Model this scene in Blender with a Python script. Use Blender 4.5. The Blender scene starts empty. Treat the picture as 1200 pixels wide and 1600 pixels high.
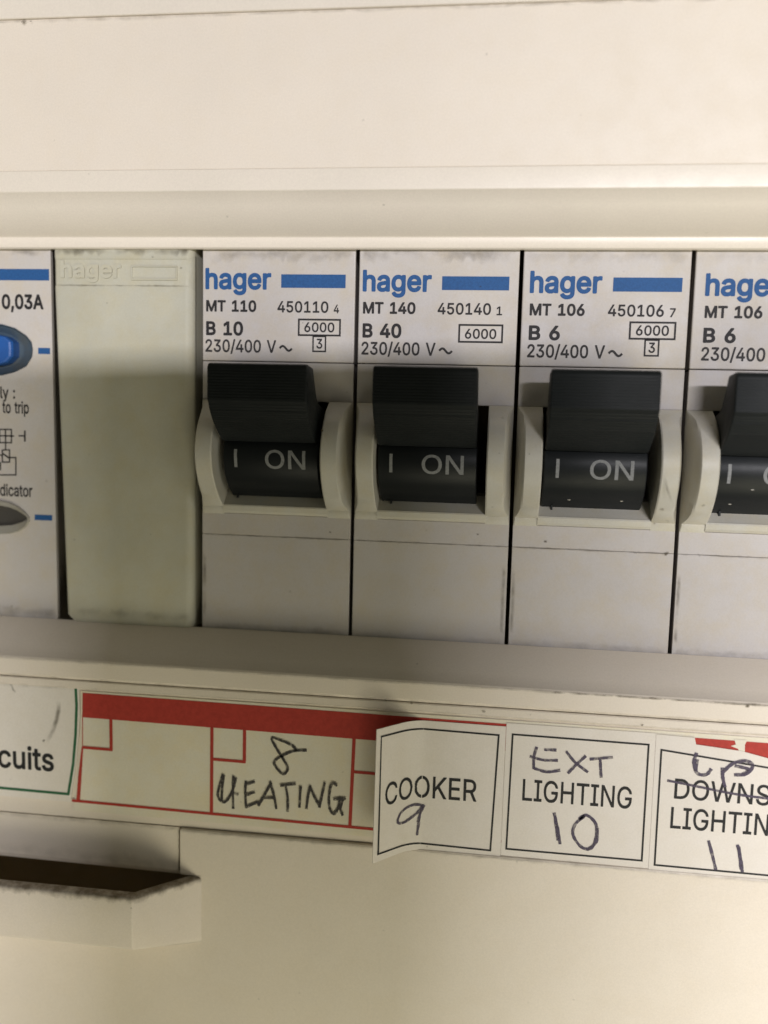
import bpy, bmesh, math, random
from mathutils import Vector, Matrix
random.seed(7)
SC = bpy.context.scene
COL = SC.collection
MM = 0.001                       # everything below is written in millimetres

# ------------------------------------------------------------------ camera, light, exposure
CAM = (33.7754, -98.8378, -4.9405)
RIGHT = Vector((0.99118156, 0.13030872, 0.0240573))
DOWN = Vector((0.03857777, -0.11008086, -0.99317368))
FWD = Vector((-0.12677094, 0.98534351, -0.11413714))
cd = bpy.data.cameras.new('camera'); cam = bpy.data.objects.new('camera', cd); COL.objects.link(cam)
mw = Matrix((RIGHT, -DOWN, -FWD)).transposed().to_4x4()
mw.translation = Vector(CAM) * MM
cam.matrix_world = mw
cd.sensor_fit = 'VERTICAL'; cd.sensor_height = 24; cd.lens = 24 * 1400 / 1600
cd.clip_start = 0.002; cd.clip_end = 50
cd.dof.use_dof = True
cd.dof.focus_distance = (Vector((34, 0, 2)) - Vector(CAM)).dot(FWD) * MM
cd.dof.aperture_fstop = 8.5     # a phone lens of about 2.5 mm aperture
SC.camera = cam

w = bpy.data.worlds.new('World'); SC.world = w; w.use_nodes = True
w.node_tree.nodes['Background'].inputs[0].default_value = (1.0, 0.965, 0.70, 1)
w.node_tree.nodes['Background'].inputs[1].default_value = 0.085
SC.view_settings.view_transform = 'Standard'; SC.view_settings.look = 'None'
SC.view_settings.exposure = 0; SC.view_settings.gamma = 1

def lamp(name, target, az, el, dist, sx, sy, power, color):
    ld = bpy.data.lights.new(name, 'AREA'); ld.shape = 'RECTANGLE'
    ld.size = sx * MM; ld.size_y = sy * MM; ld.energy = power; ld.color = color
    lo = bpy.data.objects.new(name, ld); COL.objects.link(lo)
    a, e = math.radians(az), math.radians(el)
    d = Vector((math.sin(a) * math.cos(e), -math.cos(a) * math.cos(e), math.sin(e)))
    lo.location = (Vector(target) + d * dist) * MM
    lo.rotation_euler = d.to_track_quat('Z', 'Y').to_euler()
    return lo
lamp('ceiling_lamp', (20, 0, -5), 13, 8, 2500, 800, 75, 48, (1.0, 0.98, 1.03))
lamp('side_fill', (20, 0, -20), 60, -14, 900, 600, 600, 1.25, (1.0, 0.98, 0.86))        # added fill lamp from the right, its source unseen
lamp('low_fill', (10, 0, -40), 16, -40, 1200, 800, 600, 7.0, (1.0, 0.94, 0.70))   # added fill lamp from low in front, standing in for bounced light

# ------------------------------------------------------------------ helpers
def put(o, label=None, cat=None, group=None, kind=None):
    for k, v in (('label', label), ('category', cat), ('group', group), ('kind', kind)):
        if v: o[k] = v
    return o
def thing(name, loc, label, cat, group=None):
    o = bpy.data.objects.new(name, None); o.empty_display_size = .005; COL.objects.link(o)
    o.location = Vector(loc) * MM
    return put(o, label, cat, group)
def obj(name, bm, mat, parent=None, smooth=False):
    me = bpy.data.meshes.new(name)
    for v in bm.verts: v.co *= MM
    bm.normal_update()
    for f in bm.faces: f.smooth = smooth
    bm.to_mesh(me); bm.free(); me.materials.append(mat)
    o = bpy.data.objects.new(name, me); COL.objects.link(o)
    if parent: o.parent = parent
    return o
def box(bm, x0, x1, y0, y1, z0, z1, bev=0.0, seg=2):
    r = bmesh.ops.create_cube(bm, size=1)
    vs = r['verts']
    for v in vs:
        v.co = Vector((x0 if v.co.x < 0 else x1, y0 if v.co.y < 0 else y1, z0 if v.co.z < 0 else z1))
    if bev:
        es = list({e for v in vs for e in v.link_edges})
        bmesh.ops.bevel(bm, geom=es, offset=bev, segments=seg, profile=.5, affect='EDGES')
def area(p): return sum(p[i][0] * p[i-1][1] - p[i-1][0] * p[i][1] for i in range(len(p))) / 2
def inset(p, d):
    s = 1 if area(p) < 0 else -1
    out = []
    n = len(p)
    for i in range(n):
        a, b, c = Vector(p[i-1]), Vector(p[i]), Vector(p[(i+1) % n])
        e1 = (b-a).normalized(); e2 = (c-b).normalized()
        n1 = Vector((-e1.y, e1.x)) * s; n2 = Vector((-e2.y, e2.x)) * s
        m = n1 + n2
        if m.length < 1e-6: m = n1
        m.normalize()
        k = min(1.6, 1 / max(.3, m.dot(n1)))
        q = b + m * d * k
        out.append((q.x, q.y))
    return out
def prism(bm, prof, x0, x1, r0=0.0, r1=0.0, steps=3):
    """closed (y, z) profile swept along x; its two ends rounded by r0, r1"""
    sl = []
    if r0: sl += [(x0 + r0 * (1 - math.cos(t)), r0 * (1 - math.sin(t))) for t in [math.pi/2*k/steps for k in range(steps)]]
    sl += [(x0 + r0, 0), (x1 - r1, 0)]
    if r1: sl += [(x1 - r1 * (1 - math.cos(t)), r1 * (1 - math.sin(t))) for t in [math.pi/2*k/steps for k in range(steps-1, -1, -1)]]
    rings = []
    for x, d in sl:
        q = inset(prof, d) if d > 1e-9 else prof
        rings.append([bm.verts.new((x, a, b)) for a, b in q])
    n = len(prof)
    for A, B in zip(rings, rings[1:]):
        for i in range(n): bm.faces.new((A[i], A[(i+1) % n], B[(i+1) % n], B[i]))
    bm.faces.new(rings[0]); bm.faces.new(rings[-1][::-1])
    bmesh.ops.recalc_face_normals(bm, faces=bm.faces[:])
def arc(cx, cy, r, a0, a1, n):
    return [(cx + r * math.cos(math.radians(a0 + (a1-a0)*k/n)), cy + r * math.sin(math.radians(a0 + (a1-a0)*k/n))) for k in range(n+1)]
def rounded(x0, x1, z0, z1, r, n=4):
    return arc(x1-r, z1-r, r, 0, 90, n) + arc(x0+r, z1-r, r, 90, 180, n) + arc(x0+r, z0+r, r, 180, 270, n) + arc(x1-r, z0+r, r, 270, 360, n)
def plate(bm, outer, holes, y0, y1):
    """flat plate in x-z with holes, front at y0, back at y1"""
    loops = [outer] + holes
    for y in (y0, y1):
        es = []
        for lp in loops:
            vs = [bm.verts.new((a, y, b)) for a, b in lp]
            es += [bm.edges.new((vs[i-1], vs[i])) for i in range(len(vs))]
        bmesh.ops.triangle_fill(bm, use_beauty=True, use_dissolve=False, edges=es)
    for lp in loops:
        n = len(lp)
        A = [bm.verts.new((a, y0, b)) for a, b in lp]; B = [bm.verts.new((a, y1, b)) for a, b in lp]
        for i in range(n): bm.faces.new((A[i-1], A[i], B[i], B[i-1]))
    bmesh.ops.remove_doubles(bm, verts=bm.verts[:], dist=1e-5)
    bmesh.ops.recalc_face_normals(bm, faces=bm.faces[:])
def loft(bm, rings, cap=False):
    R = [[bm.verts.new(p) for p in r] for r in rings]
    for A, B in zip(R, R[1:]):
        n = len(A)
        for i in range(n): bm.faces.new((A[i-1], A[i], B[i], B[i-1]))
    if cap: bm.faces.new(R[-1])
    bmesh.ops.recalc_face_normals(bm, faces=bm.faces[:])
def face_out(bm):
    bm.normal_update()
    for f in bm.faces:
        if f.normal.y > 0: f.normal_flip()
def ribbon(bm, pts, wd, y, jitter=0.0, close=False):
    """flat stroke along (x, z) points, width wd (number or list)"""
    n = len(pts)
    L, R_ = [], []
    for i, p in enumerate(pts):
        a = Vector(pts[i-1] if (i or close) else p); c = Vector(pts[(i+1) % n] if (i < n-1 or close) else p); b = Vector(p)
        e1 = (b-a).normalized() if (b-a).length > 1e-9 else (c-b).normalized()
        e2 = (c-b).normalized() if (c-b).length > 1e-9 else e1
        t = (e1+e2); t = t.normalized() if t.length > 1e-6 else e1
        nn = Vector((-t.y, t.x)); k = 1 / max(.5, abs(nn.dot(Vector((-e1.y, e1.x)))))
        h = (wd[i] if isinstance(wd, (list, tuple)) else wd) / 2 * k
        h1 = h * (1 + random.uniform(-jitter, jitter)); h2 = h * (1 + random.uniform(-jitter, jitter))
        q, s = b + nn * h1, b - nn * h2
        L.append(bm.verts.new((q.x, y, q.y))); R_.append(bm.verts.new((s.x, y, s.y)))
    m = n if close else n-1
    for i in range(m):
        j = (i+1) % n
        bm.faces.new((L[i], L[j], R_[j], R_[i]))
    face_out(bm)
def smooth_path(pts, k=5):
    out = []
    n = len(pts)
    for i in range(n-1):
        p0, p1, p2, p3 = (Vector(pts[max(i-1, 0)]), Vector(pts[i]), Vector(pts[i+1]), Vector(pts[min(i+2, n-1)]))
        for s in range(k):
            t = s / k
            q = .5*((2*p1) + (p2-p0)*t + (2*p0-5*p1+4*p2-p3)*t*t + (3*p1-p0-3*p2+p3)*t**3)
            out.append((q.x, q.y))
    return out + [tuple(pts[-1])]
def frame(bm, x0, x1, z0, z1, wd, y):
    ribbon(bm, [(x0, z0), (x0, z1), (x1, z1), (x1, z0)], wd, y, close=True)
def rect(bm, x0, x1, z0, z1, y):
    bm.faces.new([bm.verts.new(p) for p in ((x0, y, z0), (x1, y, z0), (x1, y, z1), (x0, y, z1))])
    face_out(bm)

CAP = 0.509
TRI = {}
def glyph(wt, ch):
    """outline loops of one character, triangulated once"""
    if (wt, ch) in TRI: return TRI[(wt, ch)]
    adv, s = (GLYPHS[wt] if ch in GLYPHS[wt] else GLYPHS['R'])[ch]
    V, F = [], []
    if s:
        g = bmesh.new(); es = []
        for lp in s.split('|'):
            vs = [g.verts.new([float(q) for q in p.split(',')] + [0]) for p in lp.split()]
            es += [g.edges.new((vs[i-1], vs[i])) for i in range(len(vs))]
        bmesh.ops.triangle_fill(g, use_beauty=True, use_dissolve=False, edges=es, normal=(0, 0, 1))
        g.verts.index_update()
        V = [(v.co.x, v.co.y) for v in g.verts]; F = [tuple(v.index for v in f.verts) for f in g.faces]; g.free()
    TRI[(wt, ch)] = (adv, V, F)
    return TRI[(wt, ch)]
def text(bm, s, x0, z0, cap, x1=None, y=0.0, wt='R', track=0):
    """one line of lettering from glyph outlines: baseline z0, capital height cap, fitted to x0..x1"""
    pen = 0; V = []; F = []
    for ch in s:
        adv, vs, fs = glyph(wt, ch)
        b = len(V)
        V += [(a + pen, c) for a, c in vs]; F += [tuple(b + i for i in f) for f in fs]
        pen += adv + track
    mn = min(v[0] for v in V); mx = max(v[0] for v in V)
    kz = cap / CAP / 1000; kx = (x1 - x0) / (mx - mn) if x1 else kz
    bv = [bm.verts.new((x0 + (a - mn) * kx, y, z0 + c * kz)) for a, c in V]
    for f in F: bm.faces.new([bv[i] for i in f])
    face_out(bm)
    return x0 + (mx - mn) * kx
def slice_bm(bm, axis, vals):
    no = Vector((1, 0, 0)) if axis == 0 else Vector((0, 0, 1))
    for v in vals:
        bmesh.ops.bisect_plane(bm, geom=bm.verts[:] + bm.edges[:] + bm.faces[:], plane_co=no * v, plane_no=no, dist=1e-6)
def solidify(bm, h):
    """raise flat lettering: give the faces sides of depth h behind them"""
    r = bmesh.ops.extrude_face_region(bm, geom=bm.faces[:])
    for e in r['geom']:
        if isinstance(e, bmesh.types.BMVert): e.co.y -= h
    bmesh.ops.recalc_face_normals(bm, faces=bm.faces[:])

# ------------------------------------------------------------------ materials
def nt(name):
    m = bpy.data.materials.new(name); m.use_nodes = True
    t = m.node_tree; return m, t, t.nodes['Principled BSDF']
def node(t, kind, **kw):
    n = t.nodes.new(kind)
    for k, v in kw.items():
        if k in n.inputs: n.inputs[k].default_value = v
        else: setattr(n, k, v)
    return n
def coords(t, seed):
    tc = node(t, 'ShaderNodeTexCoord'); mp = node(t, 'ShaderNodeMapping')
    mp.inputs['Scale'].default_value = (1000, 1000, 1000)          # textures read in millimetres
    oi = node(t, 'ShaderNodeObjectInfo'); mu = node(t, 'ShaderNodeMath', operation='MULTIPLY_ADD')
    t.links.new(oi.outputs['Random'], mu.inputs[0]); mu.inputs[1].default_value = 60; mu.inputs[2].default_value = seed * 3.1   # alike pieces wear differently
    t.links.new(mu.outputs[0], mp.inputs['Location'])
    t.links.new(tc.outputs['Object'], mp.inputs['Vector']); return mp
SEED = [1]
def plastic(name, col, rough=.45, spec=.4, grain=.5, blotch=.08, specks=.5, bump_scale=6, tint=None):
    m, t, b = nt(name); SEED[0] += 1
    mp = coords(t, SEED[0]); L = t.links.new
    big = node(t, 'ShaderNodeTexNoise', Scale=.09, Detail=4, Roughness=.6); L(mp.outputs[0], big.inputs['Vector'])
    r1 = node(t, 'ShaderNodeMapRange'); r1.inputs[1].default_value = .3; r1.inputs[2].default_value = .7
    r1.inputs[3].default_value = 1 - blotch; r1.inputs[4].default_value = 1 + blotch * .4
    L(big.outputs['Fac'], r1.inputs[0])
    tn = node(t, 'ShaderNodeMixRGB', blend_type='MIX'); tn.inputs[1].default_value = (*col, 1)
    tn.inputs[2].default_value = (*(tint or [c * k for c, k in zip(col, (1, .96, .86))]), 1)
    mid = node(t, 'ShaderNodeTexNoise', Scale=.35, Detail=5, Roughness=.7); L(mp.outputs[0], mid.inputs['Vector'])
    rm = node(t, 'ShaderNodeMapRange'); rm.inputs[1].default_value = .42; rm.inputs[2].default_value = .7
    L(mid.outputs['Fac'], rm.inputs[0]); L(rm.outputs[0], tn.inputs[0])
    mul = node(t, 'ShaderNodeMixRGB', blend_type='MULTIPLY'); mul.inputs[0].default_value = 1
    gr = node(t, 'ShaderNodeTexNoise', Scale=5.0, Detail=2, Roughness=.8); L(mp.outputs[0], gr.inputs['Vector'])
    g2 = node(t, 'ShaderNodeMapRange'); g2.inputs[1].default_value = .25; g2.inputs[2].default_value = .75; g2.inputs[3].default_value = .955; g2.inputs[4].default_value = 1.045
    L(gr.outputs['Fac'], g2.inputs[0])
    gm = node(t, 'ShaderNodeMath', operation='MULTIPLY'); L(r1.outputs[0], gm.inputs[0]); L(g2.outputs[0], gm.inputs[1])
    L(tn.outputs[0], mul.inputs[1]); L(gm.outputs[0], mul.inputs[2])
    # sparse dust specks and small scuffs
    vo = node(t, 'ShaderNodeTexVoronoi', Scale=.42, Randomness=1.0); L(mp.outputs[0], vo.inputs['Vector'])
    wob = node(t, 'ShaderNodeTexNoise', Scale=3.2, Detail=3); L(mp.outputs[0], wob.inputs['Vector'])
    ad = node(t, 'ShaderNodeMath', operation='MULTIPLY_ADD'); L(wob.outputs['Fac'], ad.inputs[0]); ad.inputs[1].default_value = .16; L(vo.outputs['Distance'], ad.inputs[2])
    sr = node(t, 'ShaderNodeMapRange'); sr.inputs[1].default_value = .10; sr.inputs[2].default_value = .15; sr.inputs[3].default_value = 1; sr.inputs[4].default_value = 0
    L(ad.outputs[0], sr.inputs[0])
    sep = node(t, 'ShaderNodeSeparateColor'); L(vo.outputs['Color'], sep.inputs[0])
    th = node(t, 'ShaderNodeMapRange'); th.inputs[1].default_value = .55; th.inputs[2].default_value = 1.0; th.inputs[4].default_value = specks
    L(sep.outputs[0], th.inputs[0])
    mm = node(t, 'ShaderNodeMath', operation='MULTIPLY'); L(sr.outputs[0], mm.inputs[0]); L(th.outputs[0], mm.inputs[1])
    dk = node(t, 'ShaderNodeMixRGB', blend_type='MIX'); L(mm.outputs[0], dk.inputs[0]); L(mul.outputs[0], dk.inputs[1]); dk.inputs[2].default_value = (.10, .08, .05, 1)
    L(dk.outputs[0], b.inputs['Base Color'])
    b.inputs['Roughness'].default_value = rough; b.inputs['Specular IOR Level'].default_value = spec
    rn = node(t, 'ShaderNodeMapRange'); rn.inputs[3].default_value = rough - .08; rn.inputs[4].default_value = rough + .12
    L(mid.outputs['Fac'], rn.inputs[0]); L(rn.outputs[0], b.inputs['Roughness'])
    fine = node(t, 'ShaderNodeTexNoise', Scale=bump_scale, Detail=3, Roughness=.6); L(mp.outputs[0], fine.inputs['Vector'])
    bp = node(t, 'ShaderNodeBump', Strength=grain, Distance=.00002); L(fine.outputs['Fac'], bp.inputs['Height']); L(bp.outputs[0], b.inputs['Normal'])
    return m
def ink(name, col, worn=0.0, scale=4.0, rough=.6, lo=.35, hi=.6, top=1.0):
    """print or pen: worn > 0 lets the surface below show through in patches"""
    m, t, b = nt(name); SEED[0] += 1
    b.inputs['Roughness'].default_value = rough; b.inputs['Specular IOR Level'].default_value = .25
    mp = coords(t, SEED[0]); L = t.links.new
    n = node(t, 'ShaderNodeTexNoise', Scale=scale, Detail=3, Roughness=.65); L(mp.outputs[0], n.inputs['Vector'])
    r = node(t, 'ShaderNodeMapRange'); r.inputs[1].default_value = lo; r.inputs[2].default_value = hi
    r.inputs[3].default_value = 1 - worn; r.inputs[4].default_value = top
    L(n.outputs['Fac'], r.inputs[0])
    v = node(t, 'ShaderNodeMixRGB'); v.inputs[1].default_value = (*[c * .85 for c in col], 1); v.inputs[2].default_value = (*[min(1, c * 1.2) for c in col], 1)
    L(n.outputs['Fac'], v.inputs[0]); L(v.outputs[0], b.inputs['Base Color'])
    if worn: L(r.outputs[0], b.inputs['Alpha'])
    return m
def grime_and_strip_mat(name, col):
    """settled dirt and dark strips: thins out towards the strip's borders (mesh attribute «fade») and in patches"""
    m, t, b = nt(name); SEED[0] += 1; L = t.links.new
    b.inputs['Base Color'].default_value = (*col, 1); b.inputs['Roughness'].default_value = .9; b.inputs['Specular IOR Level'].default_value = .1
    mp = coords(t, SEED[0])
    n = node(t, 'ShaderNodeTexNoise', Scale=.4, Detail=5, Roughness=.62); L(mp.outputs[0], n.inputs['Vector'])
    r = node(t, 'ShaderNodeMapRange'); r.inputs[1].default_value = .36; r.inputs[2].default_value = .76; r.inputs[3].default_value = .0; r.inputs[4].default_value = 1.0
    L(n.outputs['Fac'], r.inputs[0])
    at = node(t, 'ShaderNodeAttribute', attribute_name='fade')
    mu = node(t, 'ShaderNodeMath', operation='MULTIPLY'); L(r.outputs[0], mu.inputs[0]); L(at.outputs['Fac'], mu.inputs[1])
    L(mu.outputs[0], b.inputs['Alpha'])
    return m
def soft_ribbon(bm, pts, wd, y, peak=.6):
    """dark strip along (x, z) points, dense in the middle and fading to nothing at both sides"""
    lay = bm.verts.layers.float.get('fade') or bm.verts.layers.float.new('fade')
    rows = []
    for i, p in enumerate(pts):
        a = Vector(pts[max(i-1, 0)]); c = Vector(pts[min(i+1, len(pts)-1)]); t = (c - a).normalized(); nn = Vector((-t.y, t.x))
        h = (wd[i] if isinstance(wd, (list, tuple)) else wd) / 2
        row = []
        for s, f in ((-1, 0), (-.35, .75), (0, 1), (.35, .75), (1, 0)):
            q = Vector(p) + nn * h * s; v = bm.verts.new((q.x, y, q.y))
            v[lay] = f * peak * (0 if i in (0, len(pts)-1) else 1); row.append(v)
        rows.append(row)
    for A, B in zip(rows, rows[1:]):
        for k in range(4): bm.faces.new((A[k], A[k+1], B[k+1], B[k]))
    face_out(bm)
def speck(bm, x, z, r, y, peak=.9):
    lay = bm.verts.layers.float.get('fade') or bm.verts.layers.float.new('fade')
    c = bm.verts.new((x, y, z)); c[lay] = peak * 1.6
    rim = []
    for k in range(9):
        rr = r * random.uniform(.6, 1.35); v = bm.verts.new((x + rr * math.cos(k * .698), y, z + rr * math.sin(k * .698) * .8)); v[lay] = peak * .5; rim.append(v)
    for k in range(9): bm.faces.new((c, rim[k-1], rim[k]))
    face_out(bm)
def rim_dirt(m, z0, z1):
    """brown dirt caught on a rim: thickens from height z0 up to z1 (mm), its border ragged"""
    t = m.node_tree; b = t.nodes['Principled BSDF']; L = t.links.new
    src = b.inputs['Base Color'].links[0].from_socket
    mp = [n for n in t.nodes if n.bl_idname == 'ShaderNodeMapping'][0]
    tc = [n for n in t.nodes if n.bl_idname == 'ShaderNodeTexCoord'][0]
    sx = node(t, 'ShaderNodeSeparateXYZ'); L(tc.outputs['Object'], sx.inputs[0])
    n = node(t, 'ShaderNodeTexNoise', Scale=.9, Detail=4, Roughness=.6); L(mp.outputs[0], n.inputs['Vector'])
    ad = node(t, 'ShaderNodeMath', operation='MULTIPLY_ADD'); L(n.outputs['Fac'], ad.inputs[0]); ad.inputs[1].default_value = 1.5 * MM; L(sx.outputs['Z'], ad.inputs[2])
    r = node(t, 'ShaderNodeMapRange'); r.inputs[1].default_value = (z0 + .75) * MM; r.inputs[2].default_value = (z1 + .75) * MM; r.inputs[4].default_value = .85
    L(ad.outputs[0], r.inputs[0])
    mx = node(t, 'ShaderNodeMixRGB'); L(r.outputs[0], mx.inputs[0]); L(src, mx.inputs[1]); mx.inputs[2].default_value = (.10, .07, .033, 1)
    L(mx.outputs[0], b.inputs['Base Color'])
    return m
M = {}
M['cream'] = plastic('cream_enclosure_plastic', (.79, .71, .61), rough=.42, blotch=.03, specks=.30, grain=.45, bump_scale=4, tint=(.785, .70, .59))
M['cream_pull'] = rim_dirt(plastic('cream_finger_pull_plastic', (.79, .71, .625), rough=.45, blotch=.05, specks=.5, grain=.45, bump_scale=4, tint=(.785, .70, .60)), -59.5, -58.6)
M['cream_rim'] = plastic('cream_rim_plastic', (.79, .72, .62), rough=.32, blotch=.03, specks=.35, grain=.4, bump_scale=4, tint=(.785, .71, .615))
M['grey'] = plastic('pale_grey_moulding', (.505, .474, .462), rough=.5, blotch=.06, specks=.5, grain=.5, bump_scale=5)
M['plate'] = plastic('white_marking_plate', (.55, .515, .49), rough=.5, blotch=.05, specks=.4, grain=.6, bump_scale=5)
M['guard'] = plastic('yellowed_guard_plastic', (.53, .51, .455), rough=.42, blotch=.10, specks=.5, grain=.4)
M['sage'] = plastic('greenish_blank_plastic', (.50, .485, .40), rough=.5, spec=.35, blotch=.12, specks=.4, grain=.9, bump_scale=2.4)
M['black'] = plastic('charcoal_toggle_plastic', (.0115, .014, .015), rough=.46, spec=.18, blotch=.2, specks=0, grain=.6, tint=(.0145, .017, .018))
M['drum'] = plastic('smooth_charcoal_drum_plastic', (.0085, .0105, .012), rough=.40, spec=.24, blotch=.2, specks=0, grain=.3, tint=(.009, .011, .0125))
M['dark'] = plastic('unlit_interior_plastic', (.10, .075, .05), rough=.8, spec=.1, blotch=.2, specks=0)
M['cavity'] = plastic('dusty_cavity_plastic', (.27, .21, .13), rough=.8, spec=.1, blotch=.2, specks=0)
M['paper'] = plastic('white_label_paper', (.79, .735, .67), rough=.55, spec=.3, blotch=.04, specks=.35, grain=.25, tint=(.77, .71, .63))
M['paper2'] = plastic('aged_strip_paper', (.78, .73, .61), rough=.55, spec=.3, blotch=.06, specks=.45, grain=.25)
M['blue'] = ink('blue_print', (.020, .092, .265), .10, 5)
M['print'] = ink('black_print', (.022, .020, .021), .12, 7)
M['print2'] = ink('soft_black_print', (.028, .026, .026), .25, 7)
M['label_print'] = ink('black_label_print', (.022, .022, .022), .12, 6)
M['on'] = ink('grey_switch_print', (.24, .245, .25), .15, 5)
M['red'] = ink('red_print', (.43, .045, .032), .06, 2)
M['green'] = ink('green_print', (.03, .13, .06), .1, 4)
M['pen'] = ink('black_ballpoint', (.05, .045, .045), .60, 2.2, lo=.34, hi=.52)
M['pen_purple'] = ink('violet_black_marker', (.085, .070, .105), .60, 2.0, lo=.32, hi=.56)
M['grime_and_strips'] = grime_and_strip_mat('brown_grime_and_strips', (.085, .065, .035))
M['button'] = plastic('blue_button_plastic', (.018, .10, .36), rough=.38, spec=.5, blotch=.1, specks=0, tint=(.016, .085, .31))
M['dish'] = plastic('smoky_blue_recess', (.07, .105, .14), rough=.35, spec=.5, blotch=.1, specks=0, tint=(.09, .10, .10))
M['ring'] = plastic('grey_indicator_rim', (.34, .325, .29), rough=.45, blotch=.05, specks=.3)
M['lens'] = plastic('dark_indicator_window', (.07, .065, .06), rough=.3, spec=.5, blotch=.1, specks=0)
M['phone'] = plastic('black_phone_shell', (.03, .03, .032), rough=.4, specks=0)

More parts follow.
